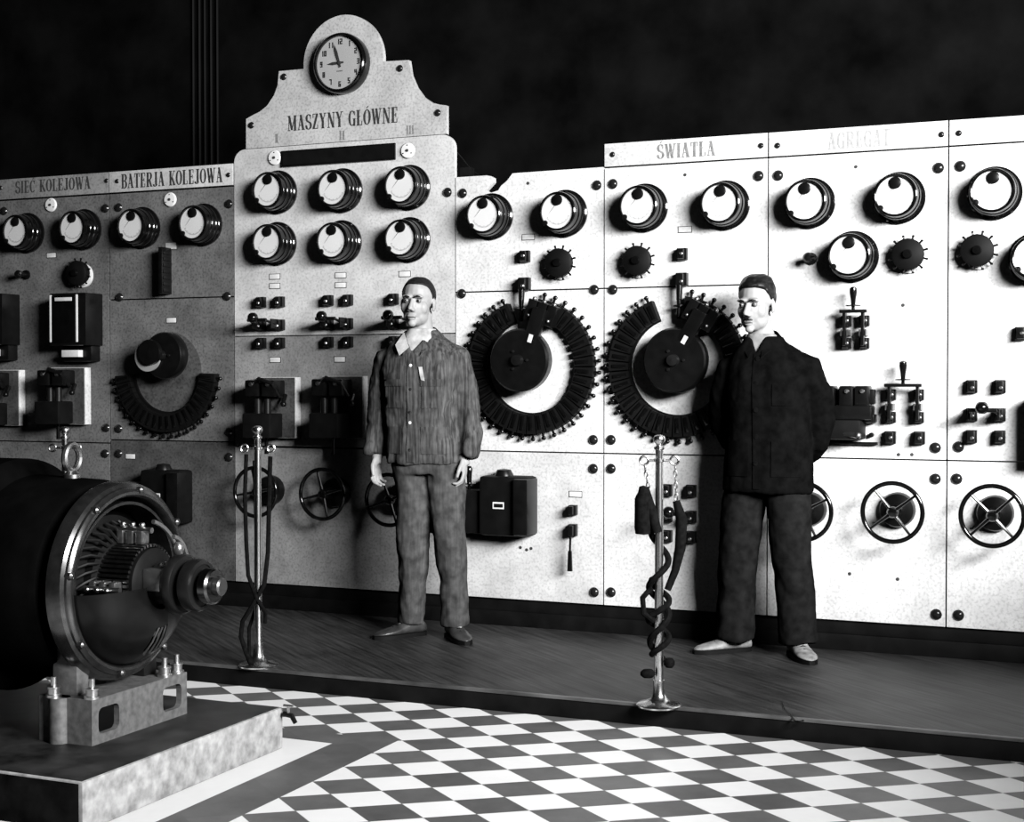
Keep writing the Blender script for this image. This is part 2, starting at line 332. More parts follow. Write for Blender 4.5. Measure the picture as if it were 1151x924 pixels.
# ---------------------------------------------------------------- lettering
T, N_ = .17, .055     # thick and thin stroke in units of letter height
GL = {  # width, strokes: ('v',x,z0,z1,thick) ('h',z,x0,x1,thick) ('d',x0,z0,x1,z1,thick) ('a',cx,cz,rx,rz,a0,a1)
 'I': (.26, [('v',.13,0,1,T),('h',.03,.0,.26,N_),('h',.97,0,.26,N_)]),
 'E': (.5, [('v',.13,0,1,T),('h',.03,0,.46,N_),('h',.97,0,.46,N_),('h',.5,.1,.36,N_),('v',.44,0,.25,N_),('v',.44,.75,1,N_),('v',.36,.38,.62,N_)]),
 'L': (.48, [('v',.13,0,1,T),('h',.03,0,.44,N_),('h',.97,0,.28,N_),('v',.43,0,.28,N_)]),
 'T': (.52, [('v',.26,0,1,T),('h',.97,0,.52,N_),('h',.03,.12,.4,N_),('v',.03,.72,1,N_),('v',.49,.72,1,N_)]),
 'K': (.58, [('v',.13,0,1,T),('h',.03,0,.27,N_),('h',.97,0,.27,N_),('d',.2,.42,.48,.97,N_),('d',.27,.55,.5,.03,T),('h',.03,.38,.6,N_),('h',.97,.38,.58,N_)]),
 'O': (.56, [('a',.28,.5,.22,.47,0,360)]),
 'C': (.52, [('a',.28,.5,.22,.47,45,315),('v',.47,.68,.95,N_)]),
 'G': (.56, [('a',.28,.5,.22,.47,45,330),('v',.46,0,.45,T*.9),('h',.45,.34,.56,N_),('v',.47,.68,.95,N_)]),
 'S': (.48, [('a',.25,.73,.17,.24,40,270),('a',.25,.26,.19,.24,-90,90),('d',.12,.6,.38,.4,T),('a',.25,.26,.19,.24,180,270),('v',.42,.68,.95,N_),('v',.06,.05,.3,N_)]),
 'J': (.42, [('v',.28,.15,1,T),('h',.97,.13,.42,N_),('a',.18,.16,.13,.14,180,360),]),
 'W': (.8, [('d',.1,1,.26,0,T),('d',.26,0,.42,.97,N_),('d',.38,1,.55,0,T),('d',.55,0,.72,1,N_),('h',.97,0,.2,N_),('h',.97,.62,.82,N_)]),
 'A': (.58, [('d',.26,1,.08,0,N_),('d',.26,1,.47,0,T),('h',.32,.15,.42,N_),('h',.03,0,.2,N_),('h',.03,.34,.6,N_)]),
 'B': (.54, [('v',.13,0,1,T),('h',.03,0,.3,N_),('h',.97,0,.3,N_),('h',.52,.13,.3,N_),('a',.28,.75,.19,.23,-90,90),('a',.28,.27,.21,.25,-90,90)]),
 'R': (.58, [('v',.13,0,1,T),('h',.03,0,.27,N_),('h',.97,0,.3,N_),('h',.5,.13,.3,N_),('a',.28,.74,.19,.24,-90,90),('d',.3,.5,.47,.03,T),('h',.03,.4,.6,N_)]),
 'N': (.62, [('v',.1,0,1,N_),('v',.52,0,1,N_),('d',.12,1,.5,0,T),('h',.97,0,.16,N_),('h',.03,0,.2,N_),('h',.97,.42,.62,N_)]),
 'Y': (.58, [('d',.1,1,.29,.48,T),('d',.48,1,.29,.48,N_),('v',.29,0,.5,T),('h',.03,.17,.41,N_),('h',.97,0,.2,N_),('h',.97,.38,.58,N_)]),
 'Z': (.5, [('h',.97,.05,.46,N_),('h',.03,.04,.46,N_),('d',.4,.97,.1,.03,T),('v',.06,.72,1,N_),('v',.45,0,.28,N_)]),
 'M': (.76, [('v',.1,0,1,N_),('d',.12,1,.36,.05,T),('d',.36,.05,.6,1,N_),('v',.62,0,1,T),('h',.97,0,.16,N_),('h',.97,.56,.76,N_),('h',.03,0,.2,N_),('h',.03,.5,.76,N_)]),
 ' ': (.3, [])}
for k, base, ext in (('Ć','C',[('d',.26,1.06,.38,1.2,.07)]),('Ś','S',[('d',.22,1.06,.34,1.2,.07)]),('Ó','O',[('d',.24,1.06,.38,1.2,.07)]),('Ł','L',[('d',.0,.42,.32,.62,.07)])):
    GL[k] = (GL[base][0], GL[base][1]+ext)
def lettering(text, x0, x1, z0, z1, y, m, parent, loc, name='lettering'):
    gap = .09; tot = sum(GL[c][0] for c in text)+gap*(len(text)-1); sx = (x1-x0)/tot; h = z1-z0; mb = MB(); x = 0; lay = 0
    def quad(pts):
        nonlocal lay
        lay = (lay+1) % 7; yy = -.0008-lay*.00006
        k = [(x0+px*sx, z0+pz*h) for px, pz in pts]
        ar = sum(k[i][0]*k[(i+1) % 4][1]-k[(i+1) % 4][0]*k[i][1] for i in range(4))
        if ar < 0: k = k[::-1]
        mb.prism(k, yy, .0005)
    for c in text:
        w, st = GL[c]
        for s in st:
            if s[0] == 'v': quad([(x+s[1]-s[4]/2, s[2]), (x+s[1]+s[4]/2, s[2]), (x+s[1]+s[4]/2, s[3]), (x+s[1]-s[4]/2, s[3])])
            elif s[0] == 'h': quad([(x+s[2], s[1]-s[4]/2), (x+s[3], s[1]-s[4]/2), (x+s[3], s[1]+s[4]/2), (x+s[2], s[1]+s[4]/2)])
            elif s[0] == 'd':
                t = s[5]/2; quad([(x+s[1]-t, s[2]), (x+s[1]+t, s[2]), (x+s[3]+t, s[4]), (x+s[3]-t, s[4])])
            else:
                _, cx, cz, rx, rz, a0, a1 = s; n = max(4, int(abs(a1-a0)/20))
                for q in range(n):
                    b0, b1 = [math.radians(a0+(a1-a0)*(q+e)/n) for e in (0, 1)]
                    def rr(a, o):
                        t = (N_+(T-N_)*abs(math.cos(a)))/2*o; return (x+cx+(rx+t)*math.cos(a), cz+(rz+t*.8)*math.sin(a))
                    quad([rr(b0, -1), rr(b0, 1), rr(b1, 1), rr(b1, -1)])
        x += w+gap
    o = mb.build(name, m, parent); o.location = (-loc[0], y, -loc[1]); return o
def letter_px(text, uL, uR, vt, vb, um, y, m, parent):
    a, b = at(uL, vt), at(uR, vt); t, l = at(um, vt), at(um, vb)
    return lettering(text, a.x, b.x, l.z, t.z, y, m, parent, (parent.location.x, parent.location.z))
letter_px('SIEĆ KOLEJOWA', 18, 102, 201, 215, 60, -.004, mat('worn_ink', .04, .8, var=.4, scale=60), sA)
letter_px('BATERJA KOLEJOWA', 137, 250.5, 192, 208.5, 194, -.004, INK, sB)
letter_px('MASZYNY GŁÓWNE', 323.5, 447, 125, 142.5, 386, 0, INK, crown)
letter_px('ŚWIATŁA', 739, 804, 160.5, 177, 770, -.004, FADED, sE)
letter_px('AGREGAT', 931, 1001, 147, 166, 966, -.004, FADED2, sF)
letter_px('SIEĆ', 1114, 1146, 138, 154, 1130, -.004, mat('vanishing_ink', .6, .8, var=.05, scale=60), sG)
for tx, u, v, w in (('I',311,155.5,4), ('II',384.5,152,6), ('III',461,146,8.5)):
    letter_px(tx, u-w/2, u+w/2, v-5, v+5, u, 0, FADED, crown)
# black sign bar under the crown
p0, p1 = at(317,188), at(445,180); q0 = at(317,170.5); w = p1.x-p0.x; cz = (p0.z+q0.z)/2
ns = tag(empty('sign_bar', ((p0.x+p1.x)/2, 0, cz)), 'long black sign bar between two white discs above the six gauges', 'sign')
MB().box(-w/2, w/2, -.012, 0, -.044, .044, bev=.002).build('frame', BLACK, ns)
MB().box(-w/2+.012, w/2-.012, -.0135, -.010, -.034, .034).build('sign_face', MATTE, ns)
# ================================================================= DEVICES
# --- gauge
g = empty('panel_gauge')
MB().lathe([(0,0),(.116,0),(.118,.006),(.118,.016),(.111,.021),(.108,.024),(.108,.044),(.104,.048),(.102,.052),(.102,.074),(.098,.078),(.0965,.082),(.0965,.104),(.092,.108),(0,.108)], seg=48, cap=False).build('case', GLOSS, g)
MB().lathe([(.0845,.1085),(.0965,.106),(.0975,.112),(.096,.119),(.090,.123),(.0845,.121),(.0845,.1085)], seg=48, cap=False).build('bezel', GLOSS, g)
MB().lathe([(0,.1085),(.0848,.1085),(.0848,.1105),(0,.1105)], seg=40, cap=False).build('dial', WHITE, g)
m = MB()
for k in range(25):
    a = math.radians(205+k*130/24); L = .010 if k % 4 == 0 else .006
    c, s = math.cos(a), math.sin(a); r0, r1 = .066-L, .066; t = .0008
    m.prism([(r0*c-t*s, r0*s+t*c), (r1*c-t*s, r1*s+t*c), (r1*c+t*s, r1*s-t*c), (r0*c+t*s, r0*s-t*c)][::-1], -.1113, -.1104)
m.build('scale_marks', FADED, g)
m = MB(); a = math.radians(228); c, s = math.cos(a), math.sin(a)
m.prism([(-.002*s+.0*c, .045+.002*c), (.10*c*.75, .045+.10*s*.75), (.002*s, .045-.002*c)], -.1125, -.1118); m.build('pointer', FADED, g)
MB().lathe([(0,.1105),(.027,.1105),(.027,.118),(.022,.1205),(0,.121)], c=(0,0,.056), seg=24, cap=False).build('pivot_cover', BLACK, g)
MB().lathe([(0,.112),(.014,.112),(.013,.121),(0,.123)], c=(-.068,0,-.052), seg=14, cap=False).build('zero_screw', BLACK, g)
MB().lathe([(0,.1195),(.0845,.1195),(.0845,.1205),(0,.1205)], seg=32, cap=False).build('glass', GLASS, g)
used = [False]
gauges = [(17,260,'gauge to the left under the SIEĆ KOLEJOWA strip'),(81,256,'gauge to the right under the SIEĆ KOLEJOWA strip'),
 (147,254,'left gauge under the BATERJA KOLEJOWA strip'),(216.5,250.5,'right gauge under the BATERJA KOLEJOWA strip'),
 (300.5,213.5,'upper left of the six gauges under the clock'),(374,211.5,'upper middle of the six gauges under the clock'),(450,208,'upper right of the six gauges under the clock'),
 (300,272,'lower left of the six gauges under the clock'),(373,270.5,'lower middle of the six gauges under the clock'),(450,267.5,'lower right of the six gauges, above the striped-jacket man'),
 (543,241,'gauge right under the broken notch in the panel'),(626.5,237.5,'gauge right of the broken notch, above the small studded selector'),
 (717,231,'left gauge under the ŚWIATŁA strip'),(809,228,'right gauge under the ŚWIATŁA strip'),
 (905,225.5,'upper left gauge under the AGREGAT strip'),(1006.5,219.5,'upper right gauge under the AGREGAT strip'),(954,286.5,'low gauge below the AGREGAT pair'),
 (1115.5,214,'upper gauge of the panel at the right-hand end'),(1163,289,'gauge cut by the right-hand picture edge')]
for u, v, lab in gauges:
    p = at(u, v, .115); o = place(g, used, (p.x, 0, p.z), 'round black '+lab, 'gauge', 'round gauges on the switchboard')
    o.rotation_euler = (0, math.radians(random.uniform(-3, 3)), 0)
# --- clock
p = at(381.5, 70.5, .05); ck = tag(empty('wall_clock', (p.x, 0, p.z)), 'round black-rimmed clock on the marble crown showing almost nine', 'clock')
MB().lathe([(0,0),(.158,0),(.160,.01),(.160,.045),(.155,.058),(.147,.064),(.140,.060),(.139,.045),(0,.045)], seg=56, cap=False).build('case', GLOSS, ck)
MB().lathe([(0,.0452),(.139,.0452),(.139,.047),(0,.047)], seg=48, cap=False).build('dial', mat('clock_dial', .50, .5, var=.06), ck)
m = MB()
SEG = {'0':'abcdef','1':'bc','2':'abged','3':'abgcd','4':'fgbc','5':'afgcd','6':'afgedc','7':'abc','8':'abcdefg','9':'abcdfg'}
def digit(mb, ch, cx, cz, w, h, t, y):
    S = {'a':(-w/2,w/2,h/2-t,h/2),'g':(-w/2,w/2,-t/2,t/2),'d':(-w/2,w/2,-h/2,-h/2+t),'f':(-w/2,-w/2+t,0,h/2),'b':(w/2-t,w/2,0,h/2),'e':(-w/2,-w/2+t,-h/2,0),'c':(w/2-t,w/2,-h/2,0)}
    for q in SEG[ch]:
        a, b, c, d = S[q]; mb.box(cx+a, cx+b, y-.0012, y, cz+c, cz+d, bev=.0004)
for k in range(1, 13):
    a = PI/2-k*PI/6; s = str(k); 
    for i, ch in enumerate(s): digit(m, ch, .112*math.cos(a)+(i-(len(s)-1)/2)*.019, .112*math.sin(a), .015, .030, .0062, -.047)
m.build('numerals', INK, ck)
m = MB(); m.box(-.018, .018, -.0482, -.047, -.046, -.040); m.build('maker_mark', FADED, ck)
def hand(L, w, ang, y, nm):
    mm = MB(); mm.prism([(-w*.5, -.025), (w*.5, -.025), (w*.9, L*.55), (0, L), (-w*.9, L*.55)], y-.0015, y, M=rotY(math.radians(ang))); mm.build(nm, INK, ck)
hand(.075, .009, -92, -.050, 'hour_hand'); hand(.105, .008, -17, -.053, 'minute_hand')
MB().lathe([(0,.046),(.009,.046),(.009,.057),(0,.058)], seg=16, cap=False).build('hub', INK, ck)
MB().lathe([(0,.059),(.141,.059),(.141,.060),(0,.060)], seg=40, cap=False).build('glass', GLASS, ck)
# --- porcelain discs
d = empty('porcelain_disc')
MB().lathe([(0,0),(.040,0),(.041,.006),(.036,.012),(0,.014)], seg=28, cap=False).build('disc', PORC, d)
m = MB(); m.lathe([(0,.013),(.008,.013),(.007,.018),(0,.0185)], seg=12, cap=False)
for a in (90, 210, 330): m.lathe([(0,.0125),(.003,.0125),(.003,.0148),(0,.0149)], c=(.028*math.cos(math.radians(a)),0,.028*math.sin(math.radians(a))), seg=8, cap=False)
m.build('screw', INK, d)
used = [False]
for u, v, lab in ((309.5,177.5,'at the left end of the black sign bar'),(459,169.5,'at the right end of the black sign bar'),(192,224.5,'under the BATERJA KOLEJOWA strip'),(58,230.5,'under the SIEĆ KOLEJOWA strip')):
    p = at(u, v); place(d, used, (p.x, 0, p.z), 'small round white porcelain disc '+lab, 'disc', 'porcelain discs')
# --- terminal block meshes
def tblock(mb, x, z, w=.048, h=.058, d=.055):
    mb.box(x-w/2, x+w/2, -d*.55, 0, z-h/2, z+h/2, bev=.003); mb.box(x-w*.32, x+w*.32, -d, -d*.5, z-h*.42, z+h*.42, bev=.003)
def tscrew(mb, x, z, d=.055): mb.lathe([(0,d-.004),(.0085,d-.004),(.0085,d+.005),(.005,d+.008),(0,d+.008)], c=(x,0,z), seg=12, cap=False)
def changeover():
    o = empty('changeover_switch')
    for x in (-.06, .06):
        for z in (.125, 0, -.098):
            b = MB(); tblock(b, x, z); b = b.build('terminal_block', BLACK, o); s = MB(); tscrew(s, x+.006, z-.006); s.build('screw', STEEL, b)
    for x in (-.06, .06):
        m = MB(); m.tube([(x, -.03, -.005), (x*.95, -.10, .01), (x*.8, -.15, .022)], [.009,.008,.007], 8); m.box(x-.004, x+.004, -.11, -.04, -.02, .03); m.build('blade', BLACK, o)
    m = MB(); m.tube([(-.058, -.15, .022), (.058, -.15, .022)], .010, 10); m.build('cross_bar', BLACK, o)
    m = MB(); m.tube([(0, -.145, .022), (0, -.165, .027)], .012, 10); m.ball((0, -.19, .033), .029); m.build('handle', GLOSS, o)
    return o
proto = changeover(); used = [False]
for u, v, lab in ((306,365.5,'left of the three under the six gauges'),(382,364,'middle of the three under the six gauges'),(455.5,363,'half hidden behind the head of the man in the striped jacket'),
                  (1108.5,466,'on the upper panel at the right-hand end'),(764.5,580,'low on the panel behind the foreground brass post')):
    p = at(u, v); place(proto, used, (p.x, 0, p.z), 'black changeover switch, '+lab, 'switch', 'changeover switches')
# --- knife switch
def knife(name, sp, lab, u, v):
    p = at(u, v); o = tag(empty(name, (p.x, 0, p.z)), lab, 'switch', 'upright knife switches')
    for x in (-sp/2, sp/2):
        for z in (.012, .115):
            b = MB(); tblock(b, x, z, .045, .05, .05); b = b.build('terminal_block', BLACK, o); s = MB(); tscrew(s, x+.008, z, .05); s.build('screw', STEEL, b)
        m = MB(); m.box(x-.007, x+.007, -.075, -.04, 0, .155, bev=.002); m.build('blade', BLACK, o)
        m = MB()
        for dx in (-.014, .014): m.box(x+dx-.003, x+dx+.003, -.07, 0, .045, .075)
        m.build('spring_clip', NICKEL, o)
    MB().box(-sp/2-.02, sp/2+.02, -.085, -.06, .15, .165, bev=.003).build('cross_bar', BLACK, o)
    m = MB(); m.lathe([(0,.165),(.008,.165),(.008,.178),(.034,.18),(.034,.185),(.010,.188),(.012,.21),(.018,.245),(.0165,.262),(.008,.268),(0,.269)], c=(0,-.072,0), axis='z', seg=20, cap=False); m.build('handle', GLOSS, o)
    return o
knife('knife_switch', .083, 'upright black knife switch beside the shoulder of the man in black', 962, 389)
knife('knife_switch', .124, 'wider upright black knife switch left of the panel joint, two loose blocks below it', 1017.5, 472)
tb = empty('terminal_block'); m = MB(); tblock(m, 0, 0, .05, .058, .055); m.build('block', BLACK, tb); m = MB(); tscrew(m, .006, 0); m.build('screw', STEEL, tb)
used = [False]
for u, v, lab in ((1001.5,491.5,'left block of the pair under the wide knife switch'),(1034,492,'right block of the pair under the wide knife switch'),
                  (591.5,288.5,'block left of the small studded selector, right of the striped-jacket man'),(768,286,'block right of the small studded selector under ŚWIATŁA'),
                  (1148,375,'small block at the picture edge under the cut gauge')):
    p = at(u, v); place(tb, used, (p.x, 0, p.z), 'small black terminal '+lab, 'terminal block', 'single terminal blocks')
# --- selector with studs
def selector():
    o = empty('selector_switch')
    MB().lathe([(0,0),(.070,0),(.070,.012),(.064,.016),(0,.016)], c=(.004,0,-.012), seg=32, cap=False).build('base_ring', TAGW, o)
    MB().lathe([(0,.008),(.062,.008),(.064,.03),(.071,.034),(.072,.062),(.062,.070),(0,.072)], seg=20, cap=False).build('body', MATTE, o)
    for k in range(12):
        a = k*PI/6+.26; c, s = math.cos(a), math.sin(a); m = MB(); m.tube([(.06*c, -.045, .06*s), (.084*c, -.045, .084*s)], .0048, 8); m.ball((.085*c, -.045, .085*s), .0065, 8); m.build('stud', BLACK, o)
    m = MB(); m.lathe([(0,.07),(.022,.07),(.018,.088),(0,.09)], seg=16, cap=False); m.build('knob', GLOSS, o); return o
proto = selector(); used = [False]
for u, v, lab in ((628,295.5,'left of the joint beside the ŚWIATŁA column'),(716,293,'under the left ŚWIATŁA gauge'),(1020.5,286,'right of the low AGREGAT gauge'),(1098.5,281.5,'under the upper gauge of the right-hand end panel'),(87,307,'in the dim light above the relay boxes')):
    p = at(u, v, .05); place(proto, used, (p.x, 0, p.z), 'small black selector ringed with studs, '+lab, 'switch', 'studded selectors')
# small toggle knobs
k_ = empty('toggle_knob'); MB().lathe([(0,0),(.028,0),(.028,.01),(.014,.014),(.012,.05),(.022,.06),(.024,.075),(.015,.088),(0,.09)], seg=20, cap=False).build('stem', BLACK, k_)
m = MB(); m.tube([(0,-.07,0),(.035,-.09,.004)], [.010,.007], 10); m.build('lever', BLACK, k_)
used = [False]
for u, v, lab in ((912,291,'left of the low AGREGAT gauge'),(30,309,'between and below the two gauges of the SIEĆ KOLEJOWA panel')):
    p = at(u, v); place(k_, used, (p.x, 0, p.z), 'small toggle knob '+lab, 'knob', 'toggle knobs')
# --- handwheel
def wheel():
    o = empty('handwheel')
    MB().lathe([(0,0),(.080,0),(.080,.03),(.074,.045),(.05,.05),(.03,.055),(.03,.10),(0,.10)], seg=32, cap=False).build('bearing', BLACK, o)
    MB().lathe([(0,.09),(.014,.09),(.014,.155),(0,.155)], seg=16, cap=False).build('shaft', DARK, o)
    m = MB(); m.tube([(.131*math.cos(a), -.165, .131*math.sin(a)) for a in np.linspace(0, 2*PI, 49)[:-1]], .0105, 10, closed=True); m.build('rim', GLOSS, o)
    for k in range(4):
        a = k*PI/2; m = MB(); m.tube([(.015*math.cos(a), -.158, .015*math.sin(a)), (.08*math.cos(a), -.16, .08*math.sin(a)), (.128*math.cos(a), -.165, .128*math.sin(a))], [.009,.0065,.006], 8); m.build('spoke', GLOSS, o)
    MB().lathe([(0,.145),(.026,.145),(.026,.165),(.018,.176),(0,.178)], seg=20, cap=False).build('hub', GLOSS, o); return o
proto = wheel(); used = [False]
for u, v, a, lab in ((287,553,10,'behind the brass post right of the generator'),(362,555.5,14,'in the middle, between the brass post and the striped-jacket man'),(437,562,20,'half hidden behind the thigh of the striped-jacket man'),
                  (902,575,28,'half hidden behind the man in black'),(1003,576,38,'just right of the man in black, fully in view'),(1115,580,44,'on the right-hand end panel')):
    p = at(u, v, .165); o = place(proto, used, (p.x, 0, p.z), 'black four-spoke handwheel '+lab, 'handwheel', 'handwheels on the lower panels'); o.rotation_euler = (0, -math.radians(a), 0)
# --- ring rheostats
cbm = MB(); cbm.prism([(.240,-.0165),(.34,-.0235),(.34,.0235),(.240,.0165)], -.050, 0); cbm = cbm.mesh('contact', MATTE)
csm = MB().box(.250, .322, -.056, -.050, -.009, .009, bev=.002).mesh('contact_face', GLOSS)
ctm = MB(); ctm.tube([(.33,-.028,0),(.364,-.028,0)], .007, 8); ctm.ball((.366,-.028,0), .012, 10); ctm = ctm.mesh('terminal', mat('terminal_metal', .03, .18, .9))
def rheostat(u, v, a0, a1, n, hub, lab, arm, inner=.234, im=None):
    p = at(u, v); o = tag(empty('ring_rheostat', (p.x, 0, p.z)), lab, 'rheostat', 'ring rheostats')
    MB().lathe([(0,0),(inner,0),(inner,.006),(0,.006)], seg=56, cap=False).build('inner_plate', im or MARBLE, o)
    full = (a1-a0) > 300
    m = MB(); m.lathe([(inner,0),(.336,0),(.336,.018),(inner,.018),(inner,0)], seg=60, cap=False, a0=math.radians(a0-4), a1=math.radians(a1+4)); m.build('backing_ring', MATTE, o)
    for k in range(n):
        a = math.radians(a0+(a1-a0)*k/(n-1))
        c = small(o, cbm, 'contact', 0, 0); c.rotation_euler = (0, -a, 0)
        small(c, csm, 'contact_face', 0, 0); small(c, ctm, 'terminal', 0, 0)
    hx, hz, hr = hub
    MB().lathe([(0,0),(.05,0),(.05,.07),(hr*.97,.075),(hr,.082),(hr,.13),(hr*.94,.142),(hr*.3,.148),(0,.149)], c=(hx,0,hz), seg=48, cap=False).build('hub', BLACK, o)
    m = MB(); m.lathe([(0,.148),(.03,.148),(.026,.175),(0,.178)], c=(hx,0,hz), seg=20, cap=False)
    for a in (0, 120, 240): m.lathe([(0,.146),(.008,.146),(.007,.156),(0,.157)], c=(hx+.05*math.cos(math.radians(a)),0,hz+.05*math.sin(math.radians(a))), seg=10, cap=False)
    m.build('hub_cap', DARK, o)
    if arm is not None:
        A = rotY(-math.radians(arm)); m = MB()
        m.box(.04, .30, -.145, -.10, -.035, .035, M=A, bev=.006); ar = m.build('arm', BLACK, o)
        for dz in (-.055, 0, .055):
            m = MB(); m.box(.225, .33, -.115, -.055, dz-.024, dz+.024, M=A, bev=.004); bb = m.build('brush', BLACK, ar)
            m = MB(); m.ball(A @ Vector((.335, -.10, dz)), .012, 10); m.build('brush_screw', NICKEL, bb); m = MB(); m.ball(A @ Vector((.25, -.118, dz)), .009, 10); m.build('brush_screw', NICKEL, bb)
        m = MB(); m.box(.125, .165, -.150, -.143, -.012, .008, M=A); m.build('arm_highlight', TAGW, ar)  # white chip painted on as the arm's highlight
    return o
rheostat(599, 412, -245, 78, 36, (-.02, .03, .158), 'large black ring rheostat beside the man in the striped jacket', 72)
rheostat(762.5, 412, -245, 78, 36, (.02, .028, .156), 'large black ring rheostat partly behind the man in black', 60)
rheostat(190, 418, -172, -6, 20, (.06, .09, .13), 'half-ring black rheostat with a disc, on the panel left of the clock column', None, .225, DIMMER)
p = at(186, 401); o = tag(empty('indicator_disc', (p.x, -.152, p.z)), 'pale crescent-edged disc on the hub of the half-ring rheostat', 'disc')
MB().lathe([(0,0),(.085,0),(.085,.012),(0,.012)], seg=36, cap=False).build('plate', mat('dull_plate', .30, .5, var=.1), o)
MB().lathe([(0,.012),(.070,.012),(.070,.04),(0,.044)], c=(.030,0,.022), seg=30, cap=False).build('knob', BLACK, o)
# pull rods above the two big rheostats
def rod(name, u, v):
    p = at(u, v); o = empty(name, (p.x, 0, p.z))
    m = MB(); tblock(m, 0, 0, .055, .065, .07); m.build('block', BLACK, o); m = MB(); tscrew(m, .01, -.012, .07); m.build('screw', STEEL, o)
    m = MB(); m.tube([(-.004, -.05, -.03), (-.004, -.055, -.10)], [.018,.014], 10); m.lathe([(0,-.135),(.03,-.132),(.03,-.126),(.012,-.12),(.012,-.10),(0,-.10)], c=(-.004,-.055,0), axis='z', seg=16, cap=False)
    m.tube([(-.004, -.055, -.13), (-.004, -.06, -.19)], .010, 8); m.build('rod', GLOSS, o); return o
tag(rod('rod_switch', 591.5, 319.5), 'black block with a rod hanging onto the rheostat beside the striped-jacket man', 'switch')
tag(rod('rod_switch', 768, 314.5), 'black block with a rod hanging onto the rheostat partly behind the man in black', 'switch')
# --- breakers
def breaker(n='circuit_breaker'):
    o = empty(n)
    MB().box(-.125, .125, -.05, 0, -.165, .165, bev=.002).build('base_plate', MARBLE, o); MB().box(-.122, .119, -.054, -.048, -.162, .162).build('shaded_front', DIMMER, o)  # thin dark sheet over the marble front stands in for its shade
    m = MB()
    for x in (-.075, .03): m.box(x-.042, x+.042, -.18, -.07, .06, .15, bev=.012)
    m.build('arc_chute', BLACK, o)
    m = MB(); m.tube([(-.08,-.16,.12),(-.02,-.19,.155),(.06,-.18,.13),(.075,-.13,.06)], .012, 8); m.build('arcing_horn', BLACK, o)
    for x in (-.075, .03):
        m = MB(); m.lathe([(0,.18),(.012,.18),(.010,.19),(0,.191)], c=(x,0,.125), seg=12, cap=False); m.build('screw', NICKEL, o)
    m = MB(); m.tube([(.085,-.09,.07),(.085,-.11,.035),(.10,-.13,.02)], .012, 8); m.ball((.10,-.135,.02), .017, 10); m.build('trip_lever', BLACK, o)
    MB().box(-.12, .055, -.20, -.07, -.16, -.03, bev=.01).build('coil_box', MATTE, o)
    m = MB(); m.tube([(-.07,-.12,.05),(-.07,-.12,-.03)], .02, 10); m.tube([(-.01,-.12,.05),(-.01,-.12,-.03)], .02, 10); m.build('coil_link', DARK, o)
    m = MB(); m.tube([(-.03,-.10,-.16),(-.03,-.10,-.25)], [.010,.012], 10); m.build('handle', GLOSS, o)
    return o
proto = breaker(); used = [False]
for u, v, lab in ((316,458,'left of the two under the changeover switches'),(390.5,457.5,'next to the elbow of the striped-jacket man'),(83,445,'under the relay box in the dim left corner'),(10,447,'at the left picture edge behind the generator')):
    p = at(u, v); place(proto, used, (p.x, 0, p.z), 'black breaker on a white marble base, '+lab, 'circuit breaker', 'breakers on marble bases')
def relay(u, v, lab):
    p = at(u, v); o = tag(empty('relay_box', (p.x, 0, p.z)), lab, 'relay')
    MB().box(-.14, .12, -.15, 0, -.15, .15, bev=.006).build('case', BLACK, o)
    MB().box(-.125, -.035+.09, -.154, -.148, -.135, .135, bev=.002).build('window', GLOSS, o)
    for x in (-.128, .06): MB().box(x-.005, x+.005, -.158, -.148, -.13, .14, bev=.001).build('edge_strip', TAGW, o)
    MB().box(-.095, .025, -.158, -.150, .105, .125, bev=.001).build('name_plate', TAGW, o)
    MB().box(-.08, .04, -.12, -.01, -.215, -.175, bev=.002).build('tag', TAGW, o)
    MB().box(-.10, .10, -.08, 0, -.24, -.15, bev=.004).build('terminal_cover', BLACK, o); return o
relay(97, 360, 'black relay box with two pale edge strips right of the left picture corner')
relay(5, 360, 'black relay box cut by the left picture edge')
# F cluster breaker
p = at(960, 464); o = tag(empty('double_breaker', (p.x, 0, p.z)), 'dense black double-pole breaker at the elbow of the man in black', 'circuit breaker')
for x in (-.105, -.02, .05):
    m = MB(); m.box(x-.032, x+.032, -.10, 0, .03, .125, bev=.01); m.build('arc_chute', BLACK, o)
    m = MB(); m.lathe([(0,.098),(.012,.098),(.009,.11),(0,.111)], c=(x+.004,0,.10), seg=12, cap=False); m.build('screw', STEEL, o)
MB().box(-.12, .10, -.12, -.02, -.03, .035, bev=.01).build('yoke', BLACK, o)
m = MB(); m.box(.05, .105, -.08, 0, -.045, -.005, bev=.006); m.build('side_contact', BLACK, o); m = MB(); m.box(.045, .1, -.06, 0, .04, .11, bev=.008); m.build('side_contact', BLACK, o)
MB().box(-.13, .055, -.14, 0, -.12, -.03, bev=.012).build('coil_box', MATTE, o)
m = MB(); m.tube([(-.05,-.12,-.09),(.04,-.15,-.10)], .012, 8); m.ball((.045,-.15,-.10), .016, 10); m.build('lever', NICKEL, o)
m = MB(); m.lathe([(0,0),(.011,0),(.011,.03),(0,.032)], c=(.083,0,-.10), seg=12, cap=False); m.build('stud', BLACK, o)
MB().box(-.20, .11, -.03, 0, -.145, -.133, bev=.002).build('bottom_rail', BLACK, o)
